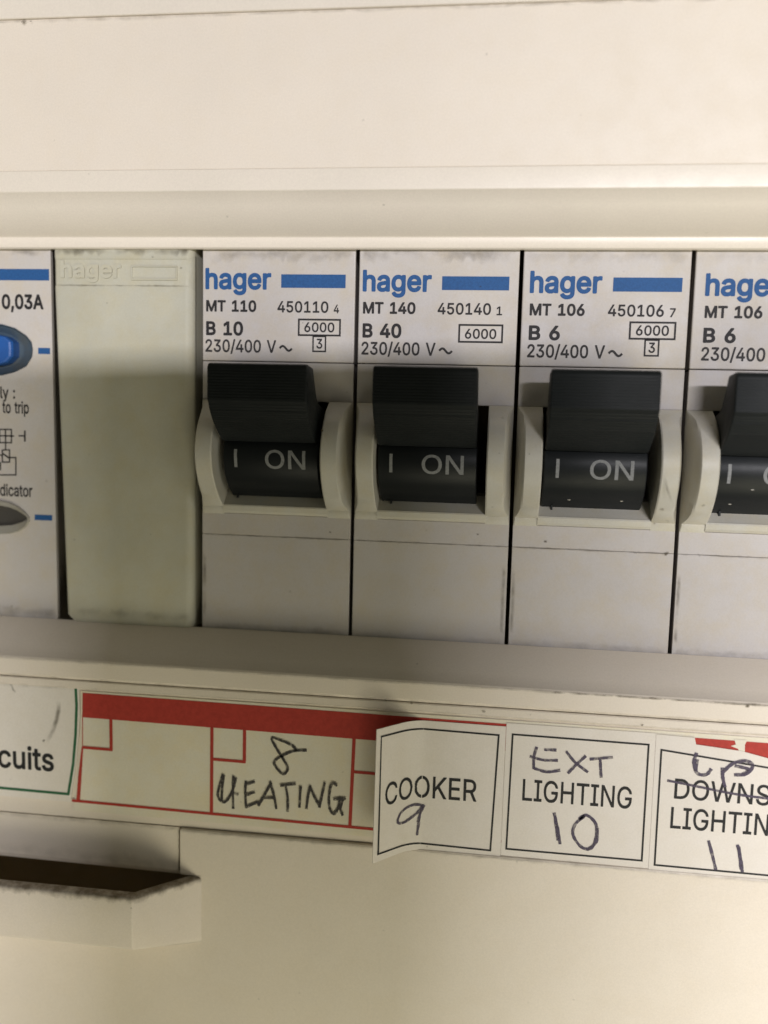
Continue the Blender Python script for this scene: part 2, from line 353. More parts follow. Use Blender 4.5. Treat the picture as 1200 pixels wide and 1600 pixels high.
# ------------------------------------------------------------------ lettering outlines (advance, vertices, triangles in 1/1000)
GLYPHS = {'L': {
'C': (510, '368,8 408,34 445,73 467,113 480,161 472,167 408,167 401,161 385,121 368,99 344,80 312,66 256,60 224,66 200,75 176,90 153,113 123,169 111,241 112,289 120,329 136,370 166,409 200,434 240,447 296,446 344,429 382,393 403,345 408,341 472,341 479,345 468,393 448,431 424,460 392,487 358,505 320,517 272,522 224,519 184,508 144,488 104,455 75,417 52,369 39,321 33,257 38,193 53,137 76,89 104,53 137,25 183,1 224,-10 280,-13 328,-6'),
'O': (533, '240,-12 296,-12 336,-4 376,13 417,41 446,73 472,117 491,169 498,217 500,273 491,337 475,385 453,425 424,460 384,491 344,510 296,521 248,522 200,513 152,493 115,465 86,433 58,385 42,337 35,289 34,225 43,169 59,121 80,84 112,46 150,17 192,-2|272,449 304,444 336,432 360,416 384,391 402,361 414,329 421,289 423,241 411,169 397,137 376,108 352,86 328,73 296,63 264,60 232,64 200,75 176,90 152,114 133,145 120,177 112,217 111,265 114,305 125,345 140,377 158,401 184,424 208,437 240,447'),
'K': (467, '452,-5 456,0 452,8 252,288 452,503 454,512 444,516 364,516 357,512 136,272 132,263 130,512 124,516 60,516 55,512 53,0 60,-7 68,-7 124,-7 132,0 132,160 196,232 364,-1 372,-7'),
'E': (419, '380,-4 382,56 372,64 132,64 132,72 132,217 140,222 356,222 362,232 362,288 356,293 132,295 132,441 140,445 372,445 378,448 379,456 378,512 372,516 60,516 55,512 53,504 53,0 60,-7 372,-7'),
'R': (449, '60,516 55,512 53,504 53,0 60,-7 68,-7 124,-7 132,0 132,186 140,191 236,191 244,188 348,-4 428,-7 435,0 431,8 327,200 330,208 357,224 383,248 399,272 411,304 416,344 414,384 406,416 388,450 348,488 292,510 244,516|132,263 132,441 140,445 260,443 292,434 317,416 334,384 338,344 328,304 308,281 284,269 252,263'),
'L': (393, '60,516 55,512 53,504 53,0 60,-7 364,-6 368,0 368,40 368,56 364,63 132,64 132,504 130,512 124,516'),
'I': (300, '31,-7 263,-7 271,-7 276,0 276,56 271,64 191,64 190,72 190,440 199,445 271,445 275,448 276,504 271,515 31,516 26,512 26,448 31,445 103,445 111,440 111,66 31,64 24,56 24,0'),
'G': (520, '288,521 240,521 192,511 152,494 113,465 85,433 58,385 42,337 35,289 34,225 43,169 59,121 80,83 112,45 149,17 192,-2 240,-12 296,-12 336,-5 373,9 408,31 440,63 462,97 477,137 484,177 485,257 480,262 280,262 276,249 276,201 280,192 400,192 407,185 401,153 391,129 360,90 336,75 304,64 264,60 232,64 200,76 176,91 153,113 137,137 120,177 112,217 111,265 116,313 128,353 144,384 165,409 192,430 216,441 248,448 280,448 312,442 344,427 365,409 384,385 403,345 408,342 472,342 480,345 474,377 461,409 441,441 416,467 360,503 328,515'),
'H': (517, '460,-6 464,0 463,512 452,516 396,516 386,512 385,304 381,296 172,296 132,296 130,512 124,516 60,516 55,512 53,0 60,-7 68,-7 124,-7 132,0 132,224 380,225 385,216 385,0 396,-7'),
'T': (449, '192,-7 256,-7 264,0 264,440 272,445 416,445 422,448 424,455 424,488 423,512 416,516 32,516 26,512 25,456 32,445 176,445 186,440 186,0'),
'N': (523, '468,-4 469,512 460,516 404,516 393,512 393,136 388,120 142,512 132,516 60,516 55,512 53,0 60,-7 124,-7 132,0 129,384 132,395 195,288 380,-2 388,-7'),
'D': (502, '60,-7 236,-7 300,3 340,17 372,36 404,64 428,95 451,144 464,192 469,256 463,320 451,368 427,416 396,454 364,479 316,502 260,514 60,516 55,512 53,0|132,64 132,441 140,445 244,444 276,438 308,426 336,408 358,384 375,352 385,320 391,280 391,232 386,192 372,151 340,106 316,88 292,76 236,65'),
'W': (686, '675,512 664,516 608,516 597,512 496,116 488,116 386,512 376,516 304,515 298,504 192,101 88,512 80,516 16,516 11,512 148,0 152,-6 232,-6 238,0 344,390 448,0 456,-7 528,-7 536,-2'),
'S': (447, '238,522 166,515 134,504 105,487 78,463 61,439 51,415 45,383 46,351 56,319 71,295 94,273 150,243 294,198 318,183 335,159 338,143 336,119 318,90 286,68 238,57 190,59 150,74 126,96 117,111 110,139 104,143 37,143 31,135 42,87 59,55 78,33 102,15 134,-1 198,-15 246,-15 286,-9 318,1 350,18 376,39 394,63 409,95 415,127 414,159 405,191 390,216 366,241 310,272 166,317 142,333 127,351 122,383 135,415 166,440 206,451 254,449 294,434 318,412 334,372 398,371 407,375 406,399 395,431 381,455 358,479 334,496 302,511'),
' ': (270, '')},
'R': {
'0': (453, '240,532 192,529 152,517 119,497 88,465 64,426 48,385 36,329 31,273 32,217 40,153 54,105 77,57 104,24 136,0 176,-17 216,-24 264,-20 304,-8 336,12 364,41 389,81 405,121 416,169 422,233 421,297 413,353 400,401 377,449 352,481 320,507 280,525|232,67 208,69 184,79 154,113 134,169 126,241 131,321 149,385 163,409 184,430 200,438 224,442 264,433 280,421 296,401 318,345 327,265 322,185 303,121 289,97 272,81 256,72'),
'1': (453, '404,-10 408,24 404,65 388,72 297,72 293,80 292,512 284,523 276,526 196,526 188,522 76,440 69,424 69,360 76,344 92,342 188,412 194,408 195,80 188,72 68,69 60,56 62,-8 76,-17 388,-17'),
'2': (453, '56,-15 384,-17 394,-16 404,-8 406,56 404,64 396,72 208,74 195,80 343,240 376,288 392,328 398,384 383,440 352,484 304,517 272,527 232,532 192,530 160,522 128,507 102,488 80,464 64,436 52,400 49,360 52,352 64,345 136,348 144,360 148,392 161,416 184,434 216,442 248,440 280,425 298,400 303,368 296,336 271,296 49,56 47,0'),
'3': (453, '60,522 53,513 53,457 60,438 68,435 252,433 141,305 141,241 156,231 228,229 252,224 276,213 303,185 311,161 312,137 302,105 284,85 252,71 212,67 177,73 148,89 135,105 125,137 116,147 44,149 34,145 27,129 41,73 60,43 86,17 116,-1 156,-16 196,-23 244,-23 284,-15 316,-3 358,25 390,65 407,113 408,169 393,217 365,257 332,283 300,297 267,305 265,313 385,449 389,457 389,513 384,521 372,526 76,526'),
'4': (453, '312,526 248,526 232,516 26,168 23,104 26,96 40,88 264,88 267,-8 280,-17 344,-17 352,-14 360,0 362,88 416,89 424,92 430,104 430,160 424,176 416,179 368,180 360,184 360,320 356,328 336,335 280,334 268,328 265,320 264,182 152,180 139,184 327,504 323,520'),
'5': (453, '372,525 100,526 85,521 80,513 51,257 55,241 68,235 132,229 164,249 188,256 220,260 244,257 268,246 291,225 304,201 310,177 308,137 295,105 268,79 236,68 204,68 171,81 148,105 138,137 130,145 51,145 44,137 44,113 53,81 64,57 99,17 140,-8 172,-18 212,-24 252,-22 292,-11 324,5 350,25 372,49 391,81 406,137 405,201 388,253 357,297 316,329 268,347 212,350 155,337 168,433 364,435 379,441 383,449 383,513'),
'6': (453, '328,525 256,526 240,520 99,313 72,263 54,217 47,177 47,145 54,105 66,73 86,41 112,15 144,-5 176,-17 216,-24 248,-23 280,-17 312,-4 344,17 367,41 387,73 399,105 406,145 403,193 392,233 374,265 352,290 317,313 280,326 232,331 224,337 336,499 338,513|256,70 224,66 192,72 168,89 148,121 142,161 151,201 168,225 200,244 232,248 264,240 288,222 305,193 310,153 304,121 284,89'),
'7': (453, '92,-16 166,-17 180,-8 405,440 407,512 398,524 62,526 50,520 45,512 45,456 46,447 54,437 286,435 296,432 82,8 82,-8'),
'8': (453, '228,533 180,528 132,510 94,481 66,441 54,393 57,345 74,305 106,265 76,241 53,209 40,177 35,137 38,105 48,73 68,42 92,18 124,-2 156,-14 228,-24 300,-13 332,0 364,21 388,46 404,73 415,105 418,137 412,177 399,209 376,241 346,265 378,305 395,345 398,393 386,441 358,481 324,508 276,527|134,121 134,153 148,185 172,205 204,216 244,217 276,207 304,185 318,153 318,121 306,97 284,79 252,68 212,67 172,77 148,95|153,353 150,385 158,409 172,426 196,439 228,443 260,437 284,423 298,401 302,369 296,345 276,321 252,310 220,307 188,314 167,329'),
'9': (453, '128,-17 200,-17 216,-8 356,200 382,248 397,288 405,328 405,360 399,400 388,432 369,464 344,491 312,513 280,525 248,531 208,532 176,526 144,514 115,496 89,472 67,440 54,408 47,368 49,320 59,280 82,240 112,210 144,192 184,180 231,176 116,8 116,-8|256,265 224,261 192,267 164,288 147,320 143,360 150,392 168,419 200,439 232,443 264,435 288,416 306,384 310,344 304,312 288,286'),
'/': (249, '238,549 174,549 163,540 -1,-68 -1,-84 6,-91 70,-93 86,-84 250,524 250,540'),
'V': (480, '475,520 456,526 392,526 382,520 240,114 97,520 88,525 16,526 8,524 0,514 0,503 186,0 199,-16 280,-17 293,-8 479,504'),
'~': (453, '417,257 404,269 340,269 328,257 325,233 318,217 300,209 284,213 228,256 196,275 156,283 116,278 76,257 52,228 39,193 36,145 44,135 52,133 116,135 124,145 132,183 140,190 156,193 172,187 226,145 260,126 292,120 332,124 372,142 396,169 413,209'),
',': (188, '142,87 70,88 53,81 21,-119 30,-134 86,-136 99,-127 153,65 151,81'),
':': (188, '152,68 138,87 114,101 90,103 66,96 49,84 35,60 33,36 40,12 52,-4 74,-18 98,-21 122,-16 138,-4 154,20 158,44|154,340 138,363 122,373 98,379 74,375 50,359 37,340 33,316 38,292 50,274 74,258 98,254 122,259 138,270 153,292 158,316'),
'D': (502, '52,524 44,514 43,504 45,-8 60,-17 252,-16 316,-3 372,24 410,56 440,96 462,144 475,200 478,272 472,328 455,384 434,424 409,456 381,480 348,500 308,515 244,525|148,74 142,80 143,432 236,434 292,423 316,410 340,390 360,360 373,328 380,288 382,240 377,200 365,160 352,136 332,112 292,87 236,75'),
'O': (533, '296,531 240,531 192,521 152,504 109,473 74,433 48,387 32,337 25,289 24,225 33,169 48,121 72,78 104,39 144,9 192,-13 240,-22 296,-22 344,-12 390,9 424,34 456,70 482,113 499,161 508,217 510,273 501,337 486,385 460,433 425,473 392,498 344,521|264,439 296,436 320,429 344,416 370,393 387,369 401,337 413,265 412,225 405,185 394,153 376,124 352,99 328,84 304,75 272,70 240,72 216,79 192,91 166,113 149,137 133,169 121,241 128,321 139,353 158,385 181,409 206,425 232,435'),
'W': (686, '682,520 672,525 600,525 592,522 587,512 496,160 488,160 392,520 376,526 304,526 296,522 290,512 192,148 96,518 80,526 16,526 4,520 0,504 137,0 144,-13 152,-17 232,-17 245,-8 344,346 440,-8 456,-17 528,-17 544,-9 686,504'),
'N': (523, '476,520 460,526 396,525 388,522 382,512 380,155 149,520 132,526 60,526 48,520 43,504 43,0 52,-15 124,-17 140,-8 141,336 143,344 148,347 372,-8 388,-17 460,-17 476,-11 480,0 480,504'),
'S': (447, '262,530 222,532 182,529 142,518 111,503 80,479 59,455 46,431 37,399 35,359 42,327 59,295 81,271 110,251 142,235 294,186 318,169 326,155 325,119 310,95 278,76 230,66 182,72 150,86 133,103 120,143 110,153 38,154 23,143 23,119 31,87 42,63 62,35 110,-1 174,-22 214,-26 262,-24 302,-15 342,1 374,23 396,47 414,79 423,111 425,151 416,191 398,223 374,247 318,279 174,325 150,339 135,359 134,391 150,417 182,435 222,441 262,437 294,422 314,399 324,367 334,361 398,361 414,367 418,383 412,415 398,447 381,471 358,492 327,511'),
'L': (393, '52,524 44,514 43,504 45,-8 60,-17 356,-17 372,-13 378,0 378,56 372,70 364,74 148,74 142,80 141,512 137,520 124,526'),
'I': (300, '279,523 271,526 31,526 23,524 15,514 14,448 19,440 31,435 95,435 101,424 101,80 95,74 31,74 16,64 14,0 23,-15 271,-17 284,-8 286,56 279,71 207,74 200,80 200,88 201,432 271,435 281,440 286,448 286,504'),
'G': (520, '248,532 192,522 152,505 112,478 79,441 54,401 34,345 25,289 25,217 34,161 52,113 75,73 110,33 152,4 192,-13 240,-22 296,-23 344,-13 392,8 432,39 460,73 480,113 491,153 495,201 492,265 472,273 288,273 272,269 266,249 266,201 272,186 280,182 392,182 396,177 395,169 375,121 360,104 336,86 288,71 232,74 196,89 168,111 144,145 131,177 122,225 122,281 128,323 143,361 164,393 192,418 232,435 272,439 312,432 351,409 372,385 400,334 480,333 488,340 491,353 479,393 464,425 440,457 408,487 376,507 336,523 296,531'),
'H': (517, '468,521 460,525 388,525 376,512 375,312 372,307 364,306 148,306 142,312 140,515 132,524 124,526 60,526 48,520 43,504 43,0 52,-15 124,-17 140,-8 142,208 148,215 372,214 375,208 377,-8 387,-16 396,-17 460,-17 472,-8 474,504'),
'T': (449, '192,-17 261,-16 272,-8 274,0 275,432 424,436 432,444 434,456 434,512 424,524 32,526 24,524 16,514 15,448 24,437 175,432 176,0 184,-14'),
'C': (510, '360,515 312,529 264,532 208,526 168,512 128,489 88,452 59,409 39,361 26,305 24,233 32,169 48,121 72,77 104,39 144,9 192,-13 232,-22 280,-23 328,-17 368,-3 408,21 439,49 462,81 481,121 490,161 480,176 408,177 394,169 383,137 368,114 339,89 296,73 240,72 208,82 174,105 148,137 131,177 121,249 122,289 130,329 143,361 160,389 181,409 208,426 256,438 312,432 336,422 362,401 380,377 392,343 400,333 472,331 485,337 489,353 481,385 453,441 416,481'),
'K': (467, '460,-12 466,0 464,8 266,288 460,496 465,504 461,520 444,526 356,524 148,299 141,312 140,515 132,524 124,526 52,524 44,514 43,504 45,-8 60,-17 124,-17 140,-8 142,160 196,218 364,-15 444,-17'),
'E': (419, '381,-16 390,-8 392,0 392,56 388,68 380,73 148,74 142,80 142,208 148,212 364,214 372,224 372,280 369,296 356,303 145,304 142,424 143,432 148,435 380,437 389,448 389,512 385,520 372,526 52,524 44,514 43,504 45,-8 60,-17'),
'R': (449, '52,524 44,514 43,504 45,-8 60,-17 124,-17 140,-8 142,176 148,181 228,181 239,176 340,-11 356,-17 436,-15 443,-8 443,8 338,200 364,216 389,240 410,272 421,304 426,344 424,384 413,424 396,456 380,475 354,496 324,511 292,520 236,526|143,432 148,435 252,434 276,430 300,418 317,400 327,368 327,336 316,304 300,288 268,275 148,272 142,280'),
'l': (189, '53,526 38,518 36,510 36,86 39,54 57,14 85,-8 125,-19 181,-15 191,-10 197,6 185,62 173,71 140,70 131,86 131,510 125,521 117,525'),
'y': (389, '41,-154 89,-162 137,-155 177,-131 204,-97 220,-65 388,375 385,388 377,395 305,396 293,391 193,125 97,390 81,396 17,396 5,391 1,375 144,-1 127,-49 113,-66 97,-73 57,-69 49,-74 31,-137 32,-145'),
't': (227, '222,-12 230,4 214,64 206,70 166,67 150,71 144,84 143,100 144,308 206,310 216,316 221,332 218,388 206,396 150,396 143,404 142,476 134,486 62,488 49,476 46,398 -2,394 -11,380 -10,324 -6,316 6,310 48,308 48,92 54,52 77,12 115,-12 166,-21 198,-19'),
'o': (415, '242,399 202,401 162,397 130,386 98,368 71,344 48,312 33,280 22,240 17,192 20,144 30,104 48,64 72,32 99,8 130,-10 170,-22 210,-25 250,-21 282,-11 314,6 343,32 367,64 382,96 394,136 398,184 395,232 385,272 367,312 344,344 314,370 282,387|218,312 242,307 258,298 282,271 299,224 301,168 290,120 266,85 234,67 194,64 170,71 155,80 130,110 116,152 114,208 126,256 146,288 178,309'),
'r': (259, '45,-15 117,-17 129,-8 131,240 135,264 151,288 173,302 205,309 245,305 257,312 260,320 260,384 253,398 221,402 189,400 157,389 133,373 125,390 117,396 53,396 45,394 37,385 36,0'),
'i': (167, '49,396 41,392 36,376 36,0 41,-12 49,-17 113,-17 129,-8 131,0 130,384 125,392 113,396|142,472 142,496 135,512 121,528 97,539 73,540 49,530 33,514 26,496 25,472 33,453 49,436 73,427 97,427 113,433 131,448'),
'p': (424, '45,-158 117,-159 129,-151 133,12 157,-7 189,-20 229,-25 269,-21 301,-10 333,9 364,41 383,73 398,113 406,161 406,217 398,265 382,305 362,337 333,367 301,387 253,400 205,400 165,388 133,366 128,385 117,396 53,396 45,394 37,385 36,-143|221,313 261,304 286,281 305,241 311,193 305,137 286,97 260,73 221,64 181,73 154,97 136,137 130,193 136,241 154,281 181,304'),
'd': (424, '378,524 314,526 298,520 294,512 294,376 290,367 266,385 234,397 194,401 154,397 122,386 90,366 61,336 41,304 26,264 18,216 18,160 27,112 42,72 62,40 90,11 122,-9 170,-23 218,-24 258,-12 290,10 298,-8 306,-16 370,-17 387,-8 389,504 386,517|210,64 170,70 139,96 120,136 113,184 119,240 137,280 164,304 202,313 242,305 266,287 287,248 294,200 290,144 275,104 250,77 234,69'),
'c': (396, '290,384 258,395 218,401 178,399 138,389 106,373 74,347 50,315 33,280 22,240 17,184 22,136 33,96 50,61 74,29 106,3 138,-13 170,-22 210,-25 250,-21 282,-11 314,6 338,26 356,48 373,80 380,104 370,118 306,134 291,128 274,93 250,73 218,64 186,65 162,75 146,88 130,110 120,136 113,184 120,240 139,280 167,304 202,313 242,307 270,288 290,251 298,246 362,259 378,272 370,303 351,336 322,364'),
'a': (389, '342,-16 351,-9 354,-1 353,263 345,311 328,343 305,367 279,383 254,393 214,400 182,401 142,395 110,385 79,367 54,346 35,319 25,295 30,278 102,257 113,263 134,293 150,304 174,312 206,313 230,308 246,296 255,279 259,255 246,246 102,222 70,209 46,191 23,159 14,119 18,71 36,31 54,11 78,-6 134,-24 198,-22 230,-11 254,4 270,-16|258,159 258,127 250,103 238,87 214,71 182,63 150,64 126,73 112,87 109,103 111,119 118,130 134,140 166,149 254,163'),
's': (365, '236,396 172,401 140,396 108,386 84,372 60,352 43,328 33,304 30,272 34,240 45,216 65,192 116,162 228,132 244,122 250,112 250,96 236,77 212,66 188,63 156,65 132,76 120,88 108,116 100,123 36,112 22,104 19,96 24,72 45,32 81,0 124,-18 196,-25 260,-12 292,4 315,24 333,48 343,72 348,104 345,136 336,160 316,186 268,215 148,249 132,260 126,272 128,288 140,302 156,310 180,315 212,313 228,306 244,289 258,264 268,260 324,272 338,280 341,288 334,312 310,352 276,381'),
'u': (410, '45,394 36,379 36,123 47,67 70,27 109,-5 157,-20 189,-22 221,-18 253,-6 277,10 285,-10 293,-16 357,-17 368,-13 374,3 372,387 357,396 293,396 281,387 279,147 275,123 265,99 250,83 229,72 197,67 173,72 153,83 141,99 132,123 129,387 117,396'),
'e': (404, '170,399 130,387 98,368 66,338 43,304 27,264 19,224 17,176 23,128 36,88 53,56 74,29 106,3 138,-13 178,-23 218,-25 258,-21 306,-3 346,26 376,72 382,88 378,101 370,107 306,122 297,120 276,88 255,72 226,64 186,66 162,75 137,96 120,128 118,152 378,154 388,168 382,256 370,295 354,325 332,352 306,373 274,389 242,398 210,401|287,240 118,240 125,264 146,292 170,307 202,313 234,309 258,296 277,272'),
'n': (410, '365,-15 374,0 374,256 363,312 340,352 301,385 253,400 221,401 189,397 157,385 133,368 125,390 117,396 53,396 42,392 36,376 38,-8 53,-17 117,-17 129,-8 134,256 145,280 165,300 189,310 213,312 237,308 253,300 269,282 276,264 281,-8 293,-17'),
'h': (410, '45,524 37,514 36,504 38,-8 53,-17 117,-17 129,-8 134,256 145,280 165,300 189,310 213,312 237,308 253,300 269,282 276,264 281,-8 293,-17 365,-15 374,0 374,248 368,296 352,336 333,361 309,380 285,392 253,400 221,401 189,397 157,385 133,369 131,504 126,520 117,525'),
'g': (425, '378,395 306,395 298,387 290,368 266,385 234,398 194,401 154,397 122,385 90,365 62,337 42,305 21,241 19,161 33,97 66,44 90,21 114,6 170,-11 234,-8 262,1 290,21 293,17 293,-23 285,-47 266,-65 242,-76 202,-80 162,-73 138,-58 106,-24 90,-27 42,-55 34,-71 46,-95 74,-126 106,-146 138,-159 178,-166 226,-167 266,-161 299,-151 330,-134 354,-112 372,-87 384,-55 389,-7 389,377 386,389|218,312 255,297 281,265 293,225 294,169 285,129 264,97 234,80 194,77 156,89 130,118 116,161 115,217 125,257 146,290 178,309'),
' ': (270, '')},
'B': {
'M': (628, '588,529 572,537 476,538 455,528 316,172 173,528 164,535 148,538 60,538 39,528 31,504 31,0 36,-16 44,-24 60,-29 124,-29 140,-22 150,-8 151,232 156,248 258,-8 270,-24 284,-29 340,-29 356,-25 366,-16 468,243 473,240 475,224 476,-8 484,-21 500,-29 572,-29 588,-20 597,0 597,504 594,520'),
'T': (449, '192,-29 264,-28 280,-17 285,-8 286,416 288,421 296,423 424,424 438,432 446,448 446,512 438,528 426,536 32,538 16,533 5,520 3,448 16,428 32,423 152,423 160,422 164,416 164,0 168,-15 176,-24'),
'B': (456, '44,533 33,520 31,504 31,0 36,-16 44,-24 60,-29 260,-29 324,-20 372,0 404,24 423,48 438,80 446,120 446,160 436,200 418,232 387,264 385,272 415,312 426,352 424,408 404,460 382,488 356,508 324,524 292,533 252,537 60,538|154,200 252,202 292,192 312,176 322,160 326,136 324,120 308,100 284,90 156,86|156,316 156,421 260,421 284,414 300,398 307,376 304,352 294,336 276,323 244,315'),
'0': (453, '224,544 176,538 136,523 101,497 73,465 50,425 33,377 23,321 19,257 22,193 31,137 47,89 74,41 103,9 136,-14 176,-30 224,-36 272,-31 312,-17 351,9 379,41 406,89 422,137 431,193 434,257 430,321 420,377 403,425 380,465 352,498 312,525 272,540|224,430 248,427 264,419 288,391 307,337 315,265 311,193 294,129 280,105 264,90 232,79 208,81 192,88 163,121 146,169 138,241 143,321 158,377 172,401 187,417 200,425'),
'1': (453, '407,-24 415,-16 420,0 420,56 412,74 396,83 308,84 305,88 303,520 292,532 276,538 188,536 68,450 60,440 57,424 58,352 67,336 76,330 100,333 180,390 183,384 183,88 172,84 76,84 60,79 52,71 48,56 49,-8 60,-24 76,-29 388,-29'),
'4': (453, '352,-28 360,-24 371,-8 372,72 376,76 424,78 436,88 442,104 439,176 424,190 376,192 372,200 372,320 365,336 344,347 280,346 264,340 253,320 253,200 249,192 159,192 339,504 336,523 320,536 240,537 220,520 16,175 11,160 11,104 17,88 26,80 40,76 248,76 252,72 254,-8 264,-23 280,-29'),
'6': (453, '328,537 248,537 232,529 90,321 63,273 44,225 36,185 35,145 41,105 56,68 77,33 100,9 136,-15 168,-28 208,-35 248,-35 288,-27 317,-15 352,8 376,33 397,65 409,97 417,137 416,185 407,225 388,265 361,297 328,321 296,335 244,345 349,497 348,521 342,529|208,80 177,97 161,121 154,153 157,185 169,209 192,228 216,236 248,234 276,217 292,193 298,161 294,129 282,105 264,87 240,79'),
'2': (453, '48,-24 64,-29 392,-29 408,-22 416,-11 417,64 400,84 220,88 360,242 389,288 406,336 409,392 393,448 360,493 312,526 280,538 240,544 200,543 160,535 128,521 96,499 72,473 56,447 42,408 37,360 43,344 56,335 128,333 144,338 154,352 158,384 168,405 184,421 208,429 240,429 271,416 288,393 291,368 283,336 256,296 40,64 35,48 35,0 40,-16'),
'3': (453, '52,531 41,513 41,457 43,441 52,429 68,423 212,423 222,417 131,313 128,249 132,233 148,220 228,217 268,204 282,193 293,177 300,137 292,111 268,89 236,80 204,80 180,85 156,98 144,113 135,145 124,157 108,161 36,160 20,148 15,129 20,97 31,65 52,33 84,4 116,-14 156,-28 196,-35 244,-35 284,-28 324,-12 372,22 403,65 419,113 420,169 407,217 381,257 340,292 289,313 288,321 399,449 399,521 388,533 372,538 68,538'),
'A': (480, '200,538 184,532 175,520 -11,8 -8,-16 0,-24 16,-29 88,-29 104,-21 113,-8 152,105 160,113 320,113 327,104 367,-8 376,-22 392,-29 472,-27 488,-14 491,8 303,520 296,529 280,537|240,351 281,232 272,228 200,228 197,232'),
',': (188, '22,-144 38,-148 86,-148 100,-143 110,-133 165,65 164,81 150,97 62,99 46,90 40,81 9,-119 13,-135'),
' ': (270, '')},
'H': {
'h': (410, '45,533 29,520 27,504 27,0 32,-16 53,-26 117,-26 134,-16 140,0 140,224 143,256 150,272 165,289 189,300 213,303 237,298 253,288 268,256 271,-8 277,-17 293,-26 357,-26 373,-21 383,0 383,256 375,304 357,344 341,366 319,384 269,406 205,409 141,389 137,520 131,528 117,535'),
'a': (389, '350,-22 358,-14 363,-1 362,263 354,311 339,343 319,367 294,385 262,400 222,408 182,410 142,405 110,395 78,378 47,351 25,319 15,295 18,279 24,271 102,248 118,255 134,279 150,294 174,303 198,305 233,295 246,279 249,263 246,255 102,231 64,215 38,196 13,159 5,119 8,71 25,31 45,7 65,-9 94,-23 126,-32 190,-32 221,-25 246,-12 278,-26 334,-26|247,151 249,127 239,103 224,87 206,77 182,72 150,73 133,79 119,95 121,119 134,130 166,140'),
'g': (425, '386,401 370,405 306,404 282,386 258,399 226,408 186,410 146,404 114,392 82,370 57,345 36,313 14,249 8,177 21,105 50,49 91,9 146,-15 186,-21 226,-19 258,-10 282,3 285,-7 282,-31 274,-47 253,-63 226,-70 186,-70 162,-63 146,-53 120,-23 106,-15 90,-17 34,-49 25,-71 35,-95 62,-127 98,-152 138,-168 178,-175 226,-176 266,-170 306,-158 338,-139 362,-117 382,-87 395,-47 398,-7 398,377 394,393|194,303 234,299 258,283 275,257 285,217 284,161 271,121 250,97 218,86 178,89 154,102 134,129 124,169 124,217 138,264 162,292'),
'e': (404, '154,404 114,389 82,367 53,336 30,296 16,256 9,208 9,160 18,112 33,72 53,40 82,9 114,-12 146,-25 186,-33 234,-33 274,-26 322,-4 362,31 389,80 390,96 386,106 370,116 314,130 298,130 284,120 271,96 258,84 234,74 202,73 178,77 154,91 137,112 127,136 130,143 138,143 370,143 386,148 397,168 396,224 388,272 372,312 354,341 328,368 298,388 266,401 226,409 194,410|129,248 138,268 156,288 178,300 202,304 226,302 250,291 267,272 276,248'),
'r': (259, '45,-25 117,-26 133,-18 138,-8 142,256 156,280 181,296 205,300 245,296 262,304 269,320 269,384 264,400 253,408 189,409 141,390 117,405 53,405 37,400 30,392 27,376 27,0 32,-16'),
' ': (270, '')},
}
# ------------------------------------------------------------------ the consumer unit: moulded cover round the row of breakers
XL, XR = -190, 210
unit = thing('consumer_unit', (0, 0, 0), 'cream plastic front cover of the fuse board, framing the row of breakers', 'fuse board')
bm = bmesh.new(); box(bm, XL, XR, 12, 14, -60, 40)
obj('back_plate', bm, M['dark'], unit)
bm = bmesh.new(); box(bm, XL, XR, -5.25, 6, 34.925, 130, .16, 3)
obj('upper_rim', bm, M['cream_rim'], unit)
bm = bmesh.new(); box(bm, XL, XR, -5.0, -1, 19.53, 34.905, .05)
obj('upper_panel', bm, M['cream'], unit)
# bead, bevel that leads in to the breakers, and the thin lip over them
prof = [(-4.98, 19.525), (-5.03, 19.46), (-5.14, 17.5), (-5.13, 17.36), (-5.07, 17.26), (-4.95, 17.18)]
prof += [(-4.15, 15.95), (-3.15, 14.75), (-2.0, 13.85), (-1.4, 13.5), (-1.2, 13.38), (-1.13, 13.28), (-1.12, 13.1), (-1.08, 12.5), (-.98, 12.26), (-.8, 12.14), (-.5, 12.1), (.6, 12.3), (.6, 14.2), (-.3, 15.0), (-3, 19.54)]
bm = bmesh.new(); prism(bm, prof, XL, XR)
for f in bm.faces: f.smooth = True
bz = obj('upper_bezel', bm, M['cream_rim'], unit, True)
e = bz.modifiers.new('split', 'EDGE_SPLIT'); e.split_angle = math.radians(24)
prof = [(-.14, -30.72), (-1.5, -31.45), (-2.7, -32.3), (-3.7, -33.15), (-4.55, -33.98), (-4.8, -34.1), (-4.94, -34.3), (-4.95, -34.6), (-4.95, -36.1), (-4.8, -36.42), (-4.5, -36.5), (-2.6, -36.5), (-2.6, -34.6), (.0, -32.6)]
bm = bmesh.new(); prism(bm, prof, XL, XR)
o = obj('lower_bezel', bm, M['cream'], unit, True)
e = o.modifiers.new('split', 'EDGE_SPLIT'); e.split_angle = math.radians(22)
prof = [(-4.80, -36.54), (-4.88, -36.66), (-4.9, -37.45), (-4.75, -37.62), (-4.62, -37.66), (-4.62, -53.0), (-2.6, -53.0), (-2.6, -36.62)]
bm = bmesh.new(); prism(bm, prof, XL, XR)
obj('label_channel', bm, M['cream'], unit)
bm = bmesh.new()
outer = [(-.95, -53.12), (XR, -53.12), (XR, -150), (XL, -150), (XL, -59.0), (-72, -59.0), (-72, -66.0), (.55, -66.0), (.55, -58.75), (-.95, -58.7)]
plate(bm, outer, [], -5.0, -2.8)
lp = obj('lower_panel', bm, M['cream'], unit)
bv = lp.modifiers.new('bevel', 'BEVEL'); bv.width = .00022; bv.segments = 2; bv.limit_method = 'ANGLE'; bv.angle_limit = math.radians(50)
prof = [(-4.72, -53.1), (-4.72, -57.6), (-4.5, -58.1), (-4.2, -58.3), (-3.6, -58.3), (-3.6, -53.1)]
